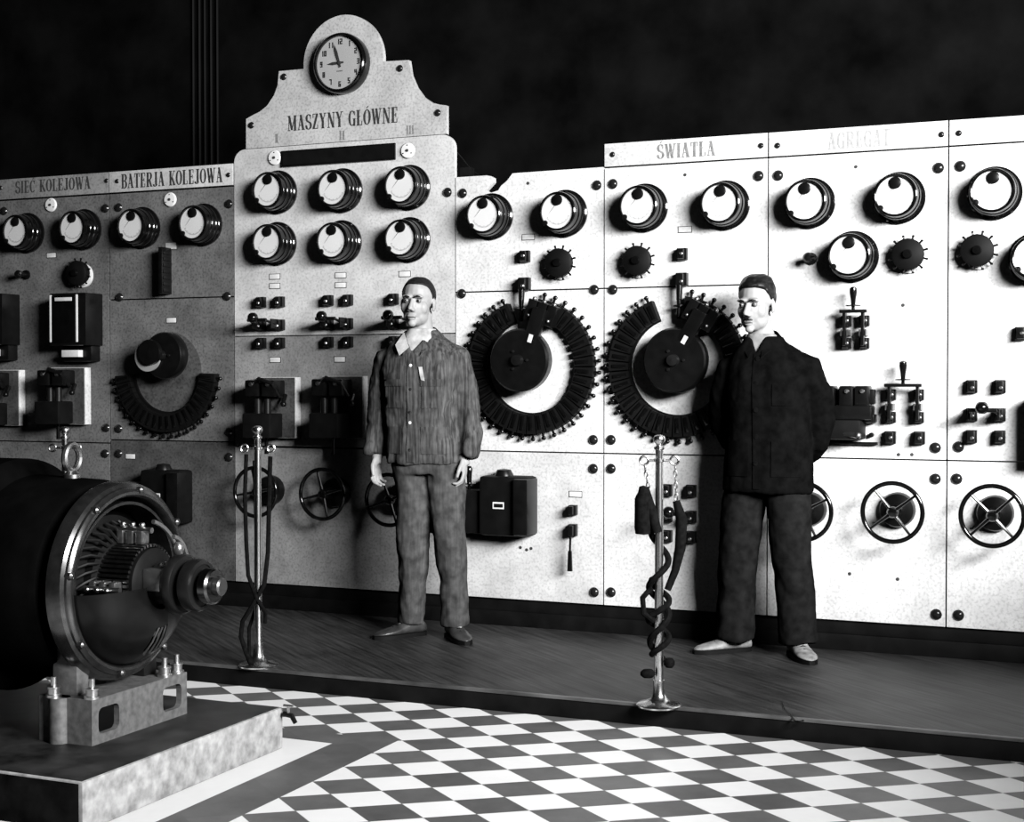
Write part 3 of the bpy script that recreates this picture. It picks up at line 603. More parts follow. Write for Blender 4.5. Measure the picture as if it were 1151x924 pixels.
# oil switches
def oil(u, v, lab, handle, side=True):
    p = at(u, v); o = tag(empty('oil_switch', (p.x, 0, p.z)), lab, 'switch', 'oil switch boxes')
    MB().box(-.14, .13, -.13, 0, -.155, .145, bev=.02).build('case', MATTE, o)
    MB().box(.06, .138, -.16, -.02, -.145, .135, bev=.008).build('side_cover', BLACK, o)
    m = MB(); m.lathe([(0,.12),(.05,.13),(.05,.145),(.035,.175),(0,.18)], c=(-.03,-.06,0), axis='z', seg=20, cap=False); m.build('cap', BLACK, o)
    if side: MB().box(-.30, -.13, -.10, 0, -.15, .07, bev=.01).build('relay_case', MATTE, o)
    m = MB(); m.box(-.06, .0, -.134, -.128, -.018, .016); m.build('name_plate', TAGW, o)
    m = MB(); m.box(-.052, -.004, -.136, -.13, -.010, .008); m.build('name_plate_face', MATTE, o)
    if handle:
        m = MB(); m.lathe([(0,.07),(.008,.07),(.008,.095),(.035,.098),(.035,.103),(.012,.106),(.014,.15),(.018,.175),(.010,.19),(0,.192)], c=(-.215,-.08,0), axis='z', seg=20, cap=False); m.build('handle', GLOSS, o)
    return o
oil(578, 566, 'big black oil switch box with an upright handle by the hand of the striped-jacket man', True)
oil(196, 556, 'big black oil switch box in the gloom above the generator', False)
oil(1196, 482, 'big black switch box cut by the right-hand picture edge', False, False)
p = at(645.5, 573); o = tag(empty('lever_switch', (p.x, 0, p.z)), 'single-blade lever switch low on the panel right of the oil switch', 'switch')
m = MB(); tblock(m, 0, 0, .04, .05, .06); m.build('upper_block', BLACK, o); m = MB(); tblock(m, 0, -.10, .04, .06, .06); m.build('lower_block', BLACK, o)
m = MB(); m.tube([(0,-.05,-.10),(0,-.06,-.20)], .006, 8); m.tube([(0,-.06,-.20),(0,-.06,-.30)], [.010,.014], 10); m.build('lever', GLOSS, o)
# slatted strip on panel B
p = at(191, 305); o = tag(empty('resistor_strip', (p.x, 0, p.z)), 'narrow black notched strip standing out under the BATERJA KOLEJOWA gauges', 'resistor')
m = MB(); m.box(-.012, .012, -.09, 0, -.13, .13, bev=.002); m.build('spine', BLACK, o)
m = MB()
for k in range(7): m.box(-.012, .017, -.08, -.01, -.12+k*.035, -.10+k*.035, bev=.002)
m.build('fins', BLACK, o)
MB().box(-.025, .045, -.005, 0, .125, .16, bev=.001).build('top_tag', TAGW, o)
# hanging wire from the crown to the notch
a, b = at(503,160,0), at(549,214,.03); o = tag(MB().tube([(a.x,.03,a.z),((a.x+b.x)/2,.03,(a.z+b.z)/2-.01),(b.x,.02,b.z+.03)], .0022, 6).build('wire', DARK), 'thin dark wire running down behind the broken notch', 'wire')
# support frame behind the slabs
fr = tag(empty('support_frame', (-3, .1, PH)), 'dark iron frame behind the marble switchboard panels', 'frame')
for x in (XA+.05, XB, XC, XD, XE, XEF, XF, XG-.05):
    h = 2.45 if x > XD+.1 else 2.5
    MB().box(x+3-.03, x+3+.03, .02, .07, 0, h-PH-.05).build('post', DARK, fr)
for z in (.5, 1.6, 2.2): MB().box(XA+3, XG+3, .045, .075, z-PH-.02, z-PH+.02).build('rail', DARK, fr)
# cables on the back wall
for k, u in enumerate((216, 223, 229, 236, 243)):
    r_ = ray(u, 120); q = CAM+r_*((1.57-CAMY)/r_.y)
    o = MB().tube([(q.x, 1.585, 0), (q.x, 1.585, 4.9)], .008, 6).build('cable', mat('cable_grey', .012, .6, spec=.1))
    tag(o, 'thin grey cable, one of five running up the dark back wall left of the clock', 'cable', 'cables on the back wall')
# ================================================================= STANCHIONS
def stanchion(loc, lab, tall=1.04):
    o = tag(empty('stanchion', loc), lab, 'post', 'brass rope posts')
    MB().lathe([(0,0),(.085,0),(.087,.006),(.080,.012),(.05,.018),(.032,.03),(.024,.05),(.0215,.10),(0,.10)], axis='z', seg=32, cap=False).build('base', BRASS, o)
    MB().lathe([(0,.05),(.0185,.05),(.0150,tall-.10),(0,tall-.10)], axis='z', seg=20, cap=False).build('pole', BRASS, o)
    t = tall-.10
    MB().lathe([(0,t),(.022,t),(.022,t+.010),(.014,t+.014),(.0155,t+.045),(.021,t+.050),(.021,t+.056),(.011,t+.062),(.013,t+.068),(.022,t+.078),(.0245,t+.088),(.020,t+.098),(.010,t+.103),(0,t+.104)], axis='z', seg=24, cap=False).build('finial', BRASS, o)
    for s in (-1, 1):
        m = MB(); m.tube([(s*.012,0,t+.005),(s*.042,0,t+.005)], .005, 8)
        m.tube([(s*(.058)+.016*math.cos(a), 0, t+.005+.016*math.sin(a)) for a in np.linspace(0,2*PI,21)[:-1]], .0045, 8, closed=True); m.build('eyelet', BRASS, o)
    return o
RZ = YAW
def helix(z0, z1, r0, turns, ph, n=60, wob=.0):
    return [(r0*(1+wob*math.sin(3.3*t))*math.cos(ph+turns*2*PI*t), r0*math.sin(ph+turns*2*PI*t), z0+(z1-z0)*t) for t in np.linspace(0,1,n)]
p = on(740.5, 793.5); s2 = stanchion(p, 'brass post in the foreground with two dark ropes twisted round it'); s2.rotation_euler[2] = RZ
p1 = p.copy()
def roped(p, lab, z0, full):
    o = tag(empty('hung_rope', p, RZ), lab, 'rope', 'ropes hung on the posts')
    m = MB()
    if full:
        m.tube([(-.058,0,.93),(-.05,-.01,.90)], .004, 6)
        for k in range(4):
            zz = .915-k*.022; m.tube([(-.055+.004*k+.006*math.cos(a)*(k % 2), -.006*math.cos(a)*((k+1) % 2), zz+.013*math.sin(a)) for a in np.linspace(0,2*PI,13)[:-1]], .003, 6, closed=True)
        for k in range(6):
            zz = .915-k*.022; m.tube([(.06+.001*k+.006*math.cos(a)*(k % 2), -.006*math.cos(a)*((k+1) % 2), zz+.013*math.sin(a)) for a in np.linspace(0,2*PI,13)[:-1]], .003, 6, closed=True)
        m.build('chain', STEEL, o)
        m = MB(); m.lathe([(0,.66),(.03,.665),(.034,.69),(.033,.80),(.02,.825),(.016,.845),(0,.85)], c=(-.062,-.01,0), axis='z', seg=14, cap=False); m.build('tassel', ROPE, o)
    m = MB(); top = .79 if full else .88
    m.tube([(.065,0,top),(.085,-.01,top-.07),(.08,-.01,top-.18),(.06,-.01,top-.27),(.03,-.02,top-.34)], [.014,.022,.021,.015,.013], 10)
    m.tube([(-.055,0,top+.05),(-.03,-.02,top-.04),(-.01,-.03,top-.12)], [.016,.02,.02], 10)
    m.tube(helix(.16, top-.10, .030, 2.5, .5, 70, .3), .0125, 8); m.tube(helix(.20, top-.30, .031, 2.0, 3.5, 70, .35), .012, 8)
    m.tube([(-.03,-.02,.46),(-.065,-.02,.42),(-.06,-.02,.36),(-.02,-.03,.33)], .011, 8)
    m.ball((.038,-.02,.17), .022, 10); m.ball((-.045,-.025,.13), (.03,.02,.02), 10)
    m.build('rope', ROPE, o)
roped(p1, 'two dark ropes with chain links and tassel twisted round the foreground brass post', 0, True)
p = on(290.5, 748.5); s1 = stanchion(p, 'brass post beside the shaft end of the generator', 1.05); s1.rotation_euler[2] = RZ
o = tag(empty('hung_rope', p, RZ), 'thin dark rope looped round the brass post beside the generator', 'rope', 'ropes hung on the posts')
m = MB(); m.tube([(-.05,0,.93),(-.055,-.01,.75),(-.05,-.01,.55),(-.04,-.02,.40),(.0,-.035,.30),(.035,-.02,.24),(.03,0,.19)], .009, 8)
m.tube([(.055,0,.92),(.05,-.01,.7),(.045,-.01,.5),(.03,-.02,.36),(-.02,-.035,.27),(-.065,-.02,.20),(-.075,-.01,.13),(-.05,-.02,.06),(-.02,-.06,.015)], .010, 8)
m.tube([(-.02,.03,.9),(-.015,.035,.6),(.0,.035,.3),(-.045,.02,.16),(-.04,0,.05),(-.02,-.05,.02)], .008, 8); m.build('rope', ROPE, o)
q = at(73, 481, 1.40); s0 = stanchion((q.x, -1.40, PH), 'brass post whose knob rises behind the generator', q.z-PH+.002); s0.rotation_euler[2] = RZ
# ================================================================= GENERATOR
MY, MZ, MX = -2.79, .655, -3.17
PEDZ = .15
pe = MB(); pe.box(-6.5, -2.862, -3.39, -2.30, 0, PEDZ, bev=.008)
pe = tag(pe.build('machine_plinth', CONC), 'rough concrete block with an oily dark top under the generator', 'plinth')
MB().box(-6.49, -2.872, -3.38, -2.31, PEDZ-.004, PEDZ+.0015, bev=.0005).build('oily_top', mat('oily_top', .018, .45, var=.7, scale=10, spec=.2), pe)
MB().box(-6.49, -2.876, -3.3915, -3.386, .004, PEDZ-.006, bev=.0005).build('shaded_side', mat('shaded_side', .008, .7, var=.7, scale=10, spec=.0), pe)  # dark sheet over the block's near face, its shade put in as colour
gen = tag(empty('generator', (-3.4, MY, PEDZ)), 'big dark iron generator with open commutator end on a concrete block', 'generator')
def gx(x): return x+3.4
A0 = (0, 0, MZ-PEDZ)
def LX(prof, **k): return MB().lathe([(r, gx(x)) for r, x in prof], c=A0, axis='x', **k)
LX([(0,-5.4),(.33,-5.4),(.36,-5.37),(.365,-5.3),(.375,-5.0),(.405,-4.98),(.405,-3.62),(.350,-3.56),(.340,-3.30),(.33,-3.28),(0,-3.28)], seg=64, cap=False).build('stator_frame', mat('frame_black', .0025, .6, var=.4, spec=.0), gen)
LX([(.285,-3.225),(.338,-3.225),(.338,-3.20),(.330,-3.175),(.318,-3.168),(.316,-3.160),(.306,-3.155),(.302,-3.150),(.292,-3.150),(.285,-3.158),(.283,-3.19),(.285,-3.225)], seg=72, cap=False).build('end_ring', mat('ring_iron', .10, .22, .9, var=.3, scale=30), gen)
LX([(.258,-3.27),(.268,-3.27),(.268,-3.17),(.258,-3.17),(.258,-3.27)], seg=60, cap=False).build('inner_ring', mat('ring_iron2', .06, .25, .9, var=.3, scale=30), gen)
for k in range(8):
    a = math.radians(80-k*45); m = MB(); m.lathe([(0,gx(-3.165)),(.013,gx(-3.165)),(.013,gx(-3.145)),(.006,gx(-3.14)),(0,gx(-3.14))], c=(0,.309*math.cos(a),MZ-PEDZ+.309*math.sin(a)), axis='x', seg=6, cap=False); m.build('ring_bolt', mat('dark_steel', .12, .3, .9), gen)
# armature and commutator
LX([(0,-3.28),(.22,-3.28),(.22,-3.24),(.15,-3.23),(.15,-3.20),(.115,-3.19),(.115,-3.06),(.10,-3.05),(0,-3.05)], seg=48, cap=False).build('armature', MATTE, gen)
m = MB()
for k in range(48):
    a = 2*PI*k/48; c, s = math.cos(a), math.sin(a); t = .0048; w = MZ-PEDZ
    pr = lambda r, x, q: (gx(x), r*c-q*s, w+r*s+q*c)
    m.add([pr(.118,-3.20,-t),pr(.118,-3.20,t),pr(.128,-3.20,t),pr(.128,-3.20,-t),pr(.118,-3.07,-t),pr(.118,-3.07,t),pr(.128,-3.07,t),pr(.128,-3.07,-t)], [(0,1,2,3),(7,6,5,4),(0,4,5,1),(1,5,6,2),(2,6,7,3),(3,7,4,0)])
m.build('commutator', mat('copper_bars', .16, .3, 1., var=.3, scale=40), gen)
# end windings behind commutator
m = MB()
for k in range(36):
    a = 2*PI*k/36; b = a+.22; w = MZ-PEDZ
    m.tube([(gx(-3.19),.14*math.cos(a),w+.14*math.sin(a)),(gx(-3.20),.18*math.cos((a+b)/2),w+.18*math.sin((a+b)/2)),(gx(-3.225),.200*math.cos(b),w+.200*math.sin(b))], .0055, 6)
m.build('end_winding', mat('winding', .0025, .5, 0, var=.5, scale=40, spec=.25), gen)
# brush gear: arms around the commutator
for k in range(4):
    a0_ = math.radians(100+k*90-8); w = MZ-PEDZ; c, s = math.cos(a0_), math.sin(a0_)
    m = MB(); m.tube([(gx(-3.24),.175*c,w+.175*s),(gx(-3.06),.175*c,w+.175*s)], .010, 10); ba = m.build('brush_arm', NICKEL, gen)
    for x in (-3.18, -3.14, -3.10):
        m = MB(); cx, cy, cz = gx(x), .15*c, w+.15*s; m.box(cx-.012, cx+.012, cy-.02, cy+.02, cz-.022, cz+.022, bev=.004); hb = m.build('brush_holder', mat('holder_brass', .3, .3, .9, var=.3, scale=50), ba)
        m = MB(); m.ball((cx,.192*c,w+.192*s), .0105, 10); m.build('brush_screw', BRASS, hb)
# brush rocker ring arc
w = MZ-PEDZ
m = MB(); m.tube([(gx(-3.10),.205*math.cos(a),w+.205*math.sin(a)) for a in np.linspace(math.radians(-10), math.radians(75), 20)], .008, 8)
m.tube([(gx(-3.02),.09*math.cos(a)+.05,w+.13*math.sin(a)+.02) for a in np.linspace(math.radians(10), math.radians(85), 14)], .008, 8)
m.ball((gx(-3.02),.085,w+.105), (.02,.02,.028), 12); m.build('rocker_ring', mat('rocker', .3, .3, .9), gen)
# lower bearing bowl (end shield), open above
bp_ = [(.285,-3.17),(.275,-3.13),(.245,-3.09),(.20,-3.055),(.15,-3.03),(.10,-3.02)]
m = MB()
for (s0_, s1_) in ((183, 262), (285, 357)):
    R = []
    for off in (0, .012):
        for r, x in (bp_ if off == 0 else bp_[::-1]): R.append((r-off, x))
    R.append(R[0]); m.lathe([(r, gx(x)) for r, x in R], c=A0, axis='x', seg=24, a0=math.radians(s0_), a1=math.radians(s1_), cap=False)
for (s0_, s1_) in ((262, 285),):
    for rng in (bp_[:3], bp_[4:]):
        R = [(r, x) for r, x in rng]+[(r-.012, x) for r, x in rng[::-1]]; R.append(R[0]); m.lathe([(r, gx(x)) for r, x in R], c=A0, axis='x', seg=8, a0=math.radians(s0_), a1=math.radians(s1_), cap=False)
m.build('end_shield', BLACK, gen)
m = MB()
for a in (266, 273, 280):
    a = math.radians(a); m.tube([(gx(x), r*math.cos(a), w+r*math.sin(a)) for r, x in bp_[2:5]], .0035, 6)
m.build('guard_bars', NICKEL, gen)
# bearing housing, oil well and shaft
m = MB(); m.lathe([(0,gx(-3.04)),(.062,gx(-3.04)),(.070,gx(-3.03)),(.070,gx(-2.985)),(.062,gx(-2.975)),(0,gx(-2.975))], c=A0, axis='x', seg=36, cap=False)
m.build('bearing', mat('bearing_iron', .06, .3, .8, var=.3, scale=20), gen)
m = MB(); m.box(gx(-3.05), gx(-2.95), -.075, .03, w-.02, w+.055, bev=.01); ow = m.build('oil_box', mat('oil_box_steel', .35, .28, .9, var=.2, scale=30), gen)
m = MB(); m.lathe([(0,0),(.016,0),(.016,.012),(.009,.018),(0,.02)], c=(gx(-3.0),-.02,w+.055), axis='z', seg=12, cap=False); m.build('oil_cap', BRASS, ow)
LX([(0,-3.05),(.030,-3.05),(.030,-2.785),(.024,-2.78),(0,-2.78)], seg=28, cap=False).build('shaft', mat('shaft_steel', .14, .35, .9), gen)
LX([(0,-2.965),(.095,-2.965),(.100,-2.957),(.100,-2.935),(.094,-2.927),(.05,-2.925),(0,-2.925)], seg=44, cap=False).build('collar', DARK, gen)
LX([(0,-2.91),(.078,-2.91),(.086,-2.902),(.088,-2.872),(.082,-2.862),(.07,-2.860),(.07,-2.864),(0,-2.864)], seg=44, cap=False).build('slip_ring', DARK, gen)
LX([(0,-2.85),(.052,-2.85),(.060,-2.842),(.060,-2.815),(.053,-2.808),(.035,-2.808),(.035,-2.812),(0,-2.812)], seg=36, cap=False).build('slip_ring', mat('ring_steel', .12, .25, 1.), gen)
# feet
m = MB()
fw = .255
def rr(cx, cz, w_, h_, r_): 
    return [(cx+sx*(w_/2-r_)+r_*math.cos(a), cz+sz*(h_/2-r_)+r_*math.sin(a)) for sx, sz, a0_ in ((1,1,0),(-1,1,90),(-1,-1,180),(1,-1,270)) for a in [math.radians(a0_+t) for t in (0,30,60,90)]]
# foot plate in the y-z plane with two openings
bm = bmesh.new(); out = [(-.25+0, .0), (.26, .0), (.26, .15), (-.25, .15)]
vs = [bm.verts.new((0, y, z)) for y, z in out]; es = [bm.edges.new((vs[i], vs[(i+1) % 4])) for i in range(4)]
for cy in (-.165, .175):
    hp = rr(cy, .075, .105, .085, .02); hv = [bm.verts.new((0, y, z)) for y, z in hp]; es += [bm.edges.new((hv[i], hv[(i+1) % len(hv)])) for i in range(len(hv))]
bmesh.ops.triangle_fill(bm, use_beauty=True, use_dissolve=False, edges=es)
ext = bmesh.ops.extrude_face_region(bm, geom=bm.faces[:]); 
for q in ext['geom']:
    if isinstance(q, bmesh.types.BMVert): q.co.x -= .022
bmesh.ops.recalc_face_normals(bm, faces=bm.faces[:]); me = bpy.data.meshes.new('foot_plate'); bm.to_mesh(me); bm.free()
FOOTM = mat('foot_steel', .13, .5, .3, var=.3, scale=45, bump=.2); me.materials.append(FOOTM)
fp = bpy.data.objects.new('foot_plate', me); col.objects.link(fp); fp.parent = gen; fp.location = (gx(-3.115), 0, 0)
m = MB(); m.box(gx(-3.33), gx(-3.137), -.24, .25, .135, .15); m.box(gx(-3.33), gx(-3.137), -.25, -.232, 0, .15)
m.lathe([(0,0),(.035,0),(.035,.15),(0,.15)], c=(gx(-3.25),-.245,0), axis='z', seg=20, cap=False); m.build('foot_casting', FOOTM, gen)
m = MB()
m.box(gx(-3.30), gx(-3.20), -.22, -.16, .15, .36, bev=.006); m.build('leg', FOOTM, gen); m = MB(); m.box(gx(-3.30), gx(-3.20), .13, .2, .15, .36, bev=.006); m.build('leg', DARK, gen)  # first leg in lighter steel, standing in for the light on it
for (bx_, by_) in ((-3.135,-.225),(-3.27,-.25),(-3.14,.165),(-3.14,.235)):
    m = MB(); m.lathe([(0,.15),(.026,.15),(.026,.158),(.020,.160),(.020,.178),(.024,.18),(.024,.184),(.010,.188),(.010,.215),(0,.217)], c=(gx(bx_),by_,0), axis='z', seg=12, cap=False); m.build('foundation_bolt', STEEL, gen)
m = MB(); m.tube([(gx(-3.40)+.0,.038*math.cos(a),w+.412+.045*math.sin(a)) for a in np.linspace(0,2*PI,25)[:-1]], .012, 8, closed=True); m.lathe([(0,w+.33),(.03,w+.33),(.03,w+.355),(.014,w+.368),(0,w+.368)], c=(gx(-3.40),0,0), axis='z', seg=16, cap=False); m.build('lifting_eye', NICKEL, gen)
# small tap on the corner of the block
o = tag(empty('drain_tap', (-2.85, -2.315, .13)), 'small black tap at the far corner of the concrete block', 'tap')
MB().tube([(0,0,0),(.035,.0,-.005),(.05,0,-.03)], [.010,.010,.008], 8).build('spout', BLACK, o); m = MB(); m.tube([(.02,0,0),(.02,0,.03)], .005, 6); m.tube([(.0,0,.03),(.04,0,.03)], .005, 6); m.build('tap_handle', STEEL, o)
# debris on the platform
d_ = on(893, 805); tag(MB().tube([on(879,790), on(881,797), on(888,804), on(894,811), on(903,810)], .004, 6).build('wire_scrap', DARK), 'bent scrap of wire lying on the platform edge right of the foreground post', 'wire')
# ================================================================= PEOPLE
from mathutils.bvhtree import BVHTree
def remesh(mb, vox, it=4, fac=.5):
    me = bpy.data.meshes.new('raw'); me.from_pydata([tuple(p) for p in mb.v], [], mb.f)
    bm = bmesh.new(); bm.from_mesh(me); bmesh.ops.recalc_face_normals(bm, faces=bm.faces[:]); bm.to_mesh(me); bm.free()
    o = bpy.data.objects.new('tmp', me); col.objects.link(o)
    a = o.modifiers.new('r', 'REMESH'); a.mode = 'VOXEL'; a.voxel_size = vox
    b = o.modifiers.new('s', 'SMOOTH'); b.iterations = it; b.factor = fac
    dg = bpy.context.evaluated_depsgraph_get(); r = bpy.data.meshes.new_from_object(o.evaluated_get(dg))
    bpy.data.objects.remove(o); return r
def soften(bm, it=8):
    for _ in range(it):
        new = {}
        for v in bm.verts:
            be = [e.other_vert(v) for e in v.link_edges if e.is_boundary]
            if len(be) == 2: new[v] = v.co*.4+(be[0].co+be[1].co)*.3
        for v, c in new.items(): v.co = c
def finish(me, name, m, parent):
    for p in me.polygons: p.use_smooth = True
    me.materials.clear(); me.materials.append(m); o = bpy.data.objects.new(name, me); col.objects.link(o); o.parent = parent; return o
def ell(mb, secs, n=28, p=2.3):
    """secs: (x, y, z, rx, ry) super-ellipse sections"""
    R = []
    for x, y, z, rx, ry in secs:
        ring = []
        for k in range(n):
            a = 2*PI*k/n; c, s = math.cos(a), math.sin(a)
            ring.append(Vector((x+rx*math.copysign(abs(c)**(2/p), c), y+ry*math.copysign(abs(s)**(2/p), s), z)))
        R.append(ring)
    mb.rings(R)
def capsule(mb, pts, r, seg=14):
    mb.tube(pts, r, seg)
    for p, q in ((pts[0], r[0]), (pts[-1], r[-1])): mb.ball(p, q, 12)
def head(mb, M):
    B = lambda c, r: mb.ball(c, r, 20, M=M)
    B((0,.018,.032), (.077,.096,.086)); B((0,-.022,-.03), (.063,.068,.085)); B((0,-.032,-.082), (.047,.048,.038)); B((0,-.074,-.106), (.021,.018,.017))
    B((.03,-.02,-.07), (.028,.05,.04)); B((-.03,-.02,-.07), (.028,.05,.04))
    mb.tube([(0,-.080,.010), (0,-.094,-.012), (0,-.108,-.034), (0,-.110,-.044)], [.008,.009,.0115,.010], 10, M=M)
    for s in (-1, 1):
        B((s*.012,-.096,-.044), (.009,.011,.008)); B((s*.029,-.076,.020), (.026,.016,.0095)); B((s*.040,-.046,-.030), (.026,.028,.034))
        B((s*.079,.012,-.014), (.008,.017,.031)); B((s*.077,.006,-.035), (.007,.009,.010))
    B((0,-.086,-.071), (.024,.0095,.0055)); B((0,-.085,-.083), (.020,.0105,.0065)); B((0,-.07,-.055), (.03,.018,.02))
def shape_head(me, M):
    Mi = M.inverted()
    for v in me.vertices:
        p = Mi @ v.co
        if p.z < -.16 or p.length > .25: continue
        d = Vector((0, 0, 0))
        for s in (-1, 1):
            q = ((p.x-s*.031)/.015)**2+((p.z-.001)/.0095)**2
            if p.y < -.04 and q < 6: d.y += .011*math.exp(-q)
        q = (p.x/.021)**2+((p.z+.0772)/.0028)**2
        if p.y < -.04 and q < 6: d.y += .005*math.exp(-q)
        v.co = M @ (p+d)
def hand(mb, w, down, palm, curl=30, thumb=1):
    """w wrist, down = direction of the hand, palm = palm normal, thumb side = down x palm * thumb"""
    down = Vector(down).normalized(); palm = Vector(palm); palm = (palm-down*palm.dot(down)).normalized(); side = down.cross(palm)*thumb; w = Vector(w)
    M = Matrix((( side.x, down.x, palm.x, w.x), (side.y, down.y, palm.y, w.y), (side.z, down.z, palm.z, w.z), (0,0,0,1)))
    mb.ball((0,.05,0), (.040,.052,.0155), 16, M=M); mb.ball((.022,.03,.006), (.02,.03,.015), 12, M=M); mb.tube([(0,-.03,0),(0,.03,0)], [.026,.028], 12, M=M)
    for k, (x, L) in enumerate(((.033,.074),(.0115,.082),(-.0105,.077),(-.032,.060))):
        p = Vector((x, .078+(.004 if k in (1,2) else 0), 0)); pts = [p-Vector((0,.03,0)), p.copy()]; a = math.radians(curl*.5+k*3)
        for f_ in (.45, .32, .23):
            p = p+Vector((x*.05, L*f_*math.cos(a), L*f_*math.sin(a))); pts.append(p.copy()); a += math.radians(curl)
        capsule(mb, [M @ q for q in pts], [.0095,.0090,.0086,.0080,.0068], 10)
    capsule(mb, [M @ Vector(q) for q in ((.025,.02,.004),(.048,.045,.014),(.054,.068,.022),(.052,.090,.028))], [.012,.0115,.010,.0080], 10)
def hair(body, M, hl, thick, name, m, parent, wave=0.):
    Mi = M.inverted(); me = body.data; bm = bmesh.new(); bm.from_mesh(me); keep = set()
    for f in bm.faces:
        p = Mi @ f.calc_center_median()
        if p.length < .17 and p.z > hl(p) and not (abs(p.x) > .0745 and -.012 < p.y < .034 and p.z < .014): keep.add(f)
    bmesh.ops.delete(bm, geom=[f for f in bm.faces if f not in keep], context='FACES')
    for v in bm.verts: v.normal_update()
    for v in bm.verts:
        p = Mi @ v.co; t = thick(p)*(1+.25*noise.noise(Vector((p.x*60, p.y*25, p.z*60)))); 
        edge = any(e.is_boundary for e in v.link_edges); v.co = v.co+v.normal*(t if not edge else .0012)
    soften(bm); r = bpy.data.meshes.new(name); bm.to_mesh(r); bm.free(); return finish(r, name, m, parent)
def bvh(o):
    me = o.data; return BVHTree.FromPolygons([v.co.copy() for v in me.vertices], [list(p.vertices) for p in me.polygons])
def patch(T, poly, off, name, m, parent, n=8, th=.003):
    """cloth piece lying on a garment: 4 corners (x, z) sampled and dropped on the surface from the front"""
    (ax, az), (bx, bz), (cx, cz), (dx, dz) = poly; G_ = []; mb = MB()
    for i in range(n+1):
        row = []
        for j in range(n+1):
            s, t = i/n, j/n; x = (ax*(1-s)+bx*s)*(1-t)+(dx*(1-s)+cx*s)*t; z = (az*(1-s)+bz*s)*(1-t)+(dz*(1-s)+cz*s)*t
            h, nn, _, _ = T.ray_cast(Vector((x, -1, z)), Vector((0, 1, 0)))
            if h is None: h = Vector((x, row[-1][0].y if row else -.12, z)); nn = Vector((0, -1, 0))
            row.append((h, nn))
        G_.append(row)
    vs = [h+Vector((0,-1,0))*(off+th) for r in G_ for h, _ in r]+[h+Vector((0,-1,0))*(off-.004) for r in G_ for h, _ in r]
    N2 = (n+1)**2; fs = []
    for i in range(n):
        for j in range(n):
            a = i*(n+1)+j; fs += [(a, a+1, a+n+2, a+n+1), (a+N2, a+n+1+N2, a+n+2+N2, a+1+N2)]
    bd = [j for j in range(n+1)]+[i*(n+1)+n for i in range(1, n+1)]+[n*(n+1)+j for j in range(n-1, -1, -1)]+[i*(n+1) for i in range(n-1, 0, -1)]
    for k in range(len(bd)): a, b = bd[k], bd[(k+1) % len(bd)]; fs.append((a, b, b+N2, a+N2))
    mb.add(vs, fs); return mb.build(name, m, parent, angle=60)
def folds(me, amp, fx, fz, seed, lo=None):
    me.update(); ns = [v.normal.copy() for v in me.vertices]
    for v, n_ in zip(me.vertices, ns):
        p = v.co; a = amp*(noise.noise(Vector((p.x*fx+seed, p.y*fx, p.z*fz)))+.5*noise.noise(Vector((p.x*fx*2.3, p.y*fx*2.3+seed, p.z*fz*2.5))))
        if lo: a *= lo(p)
        v.co = p+n_*a
def cloth_mat(name, c, stripe=0., rough=.85, var=.35, sheen=0.):
    m = mat(name, c, rough, var=var, scale=22, bump=.25, spec=0)
    if stripe:
        nt = m.node_tree; b = nt.nodes['Principled BSDF']; tc = nt.nodes.new('ShaderNodeTexCoord'); mp = nt.nodes.new('ShaderNodeMapping'); mp.inputs['Scale'].default_value = (1, 1, .06)
        n = nt.nodes.new('ShaderNodeTexNoise'); n.inputs['Scale'].default_value = 90; n.inputs['Detail'].default_value = 3
        nt.links.new(tc.outputs['Object'], mp.inputs[0]); nt.links.new(mp.outputs[0], n.inputs['Vector'])
        r = nt.nodes.new('ShaderNodeMapRange'); r.inputs[1].default_value = .35; r.inputs[2].default_value = .65; r.inputs[3].default_value = 1-stripe; r.inputs[4].default_value = 1+stripe
        nt.links.new(n.outputs['Fac'], r.inputs[0]); mu = nt.nodes.new('ShaderNodeMath'); mu.operation = 'MULTIPLY'
        src = b.inputs['Base Color'].links[0].from_socket; nt.links.new(src, mu.inputs[0]); nt.links.new(r.outputs[0], mu.inputs[1]); nt.links.new(mu.outputs[0], b.inputs['Base Color'])
    return m
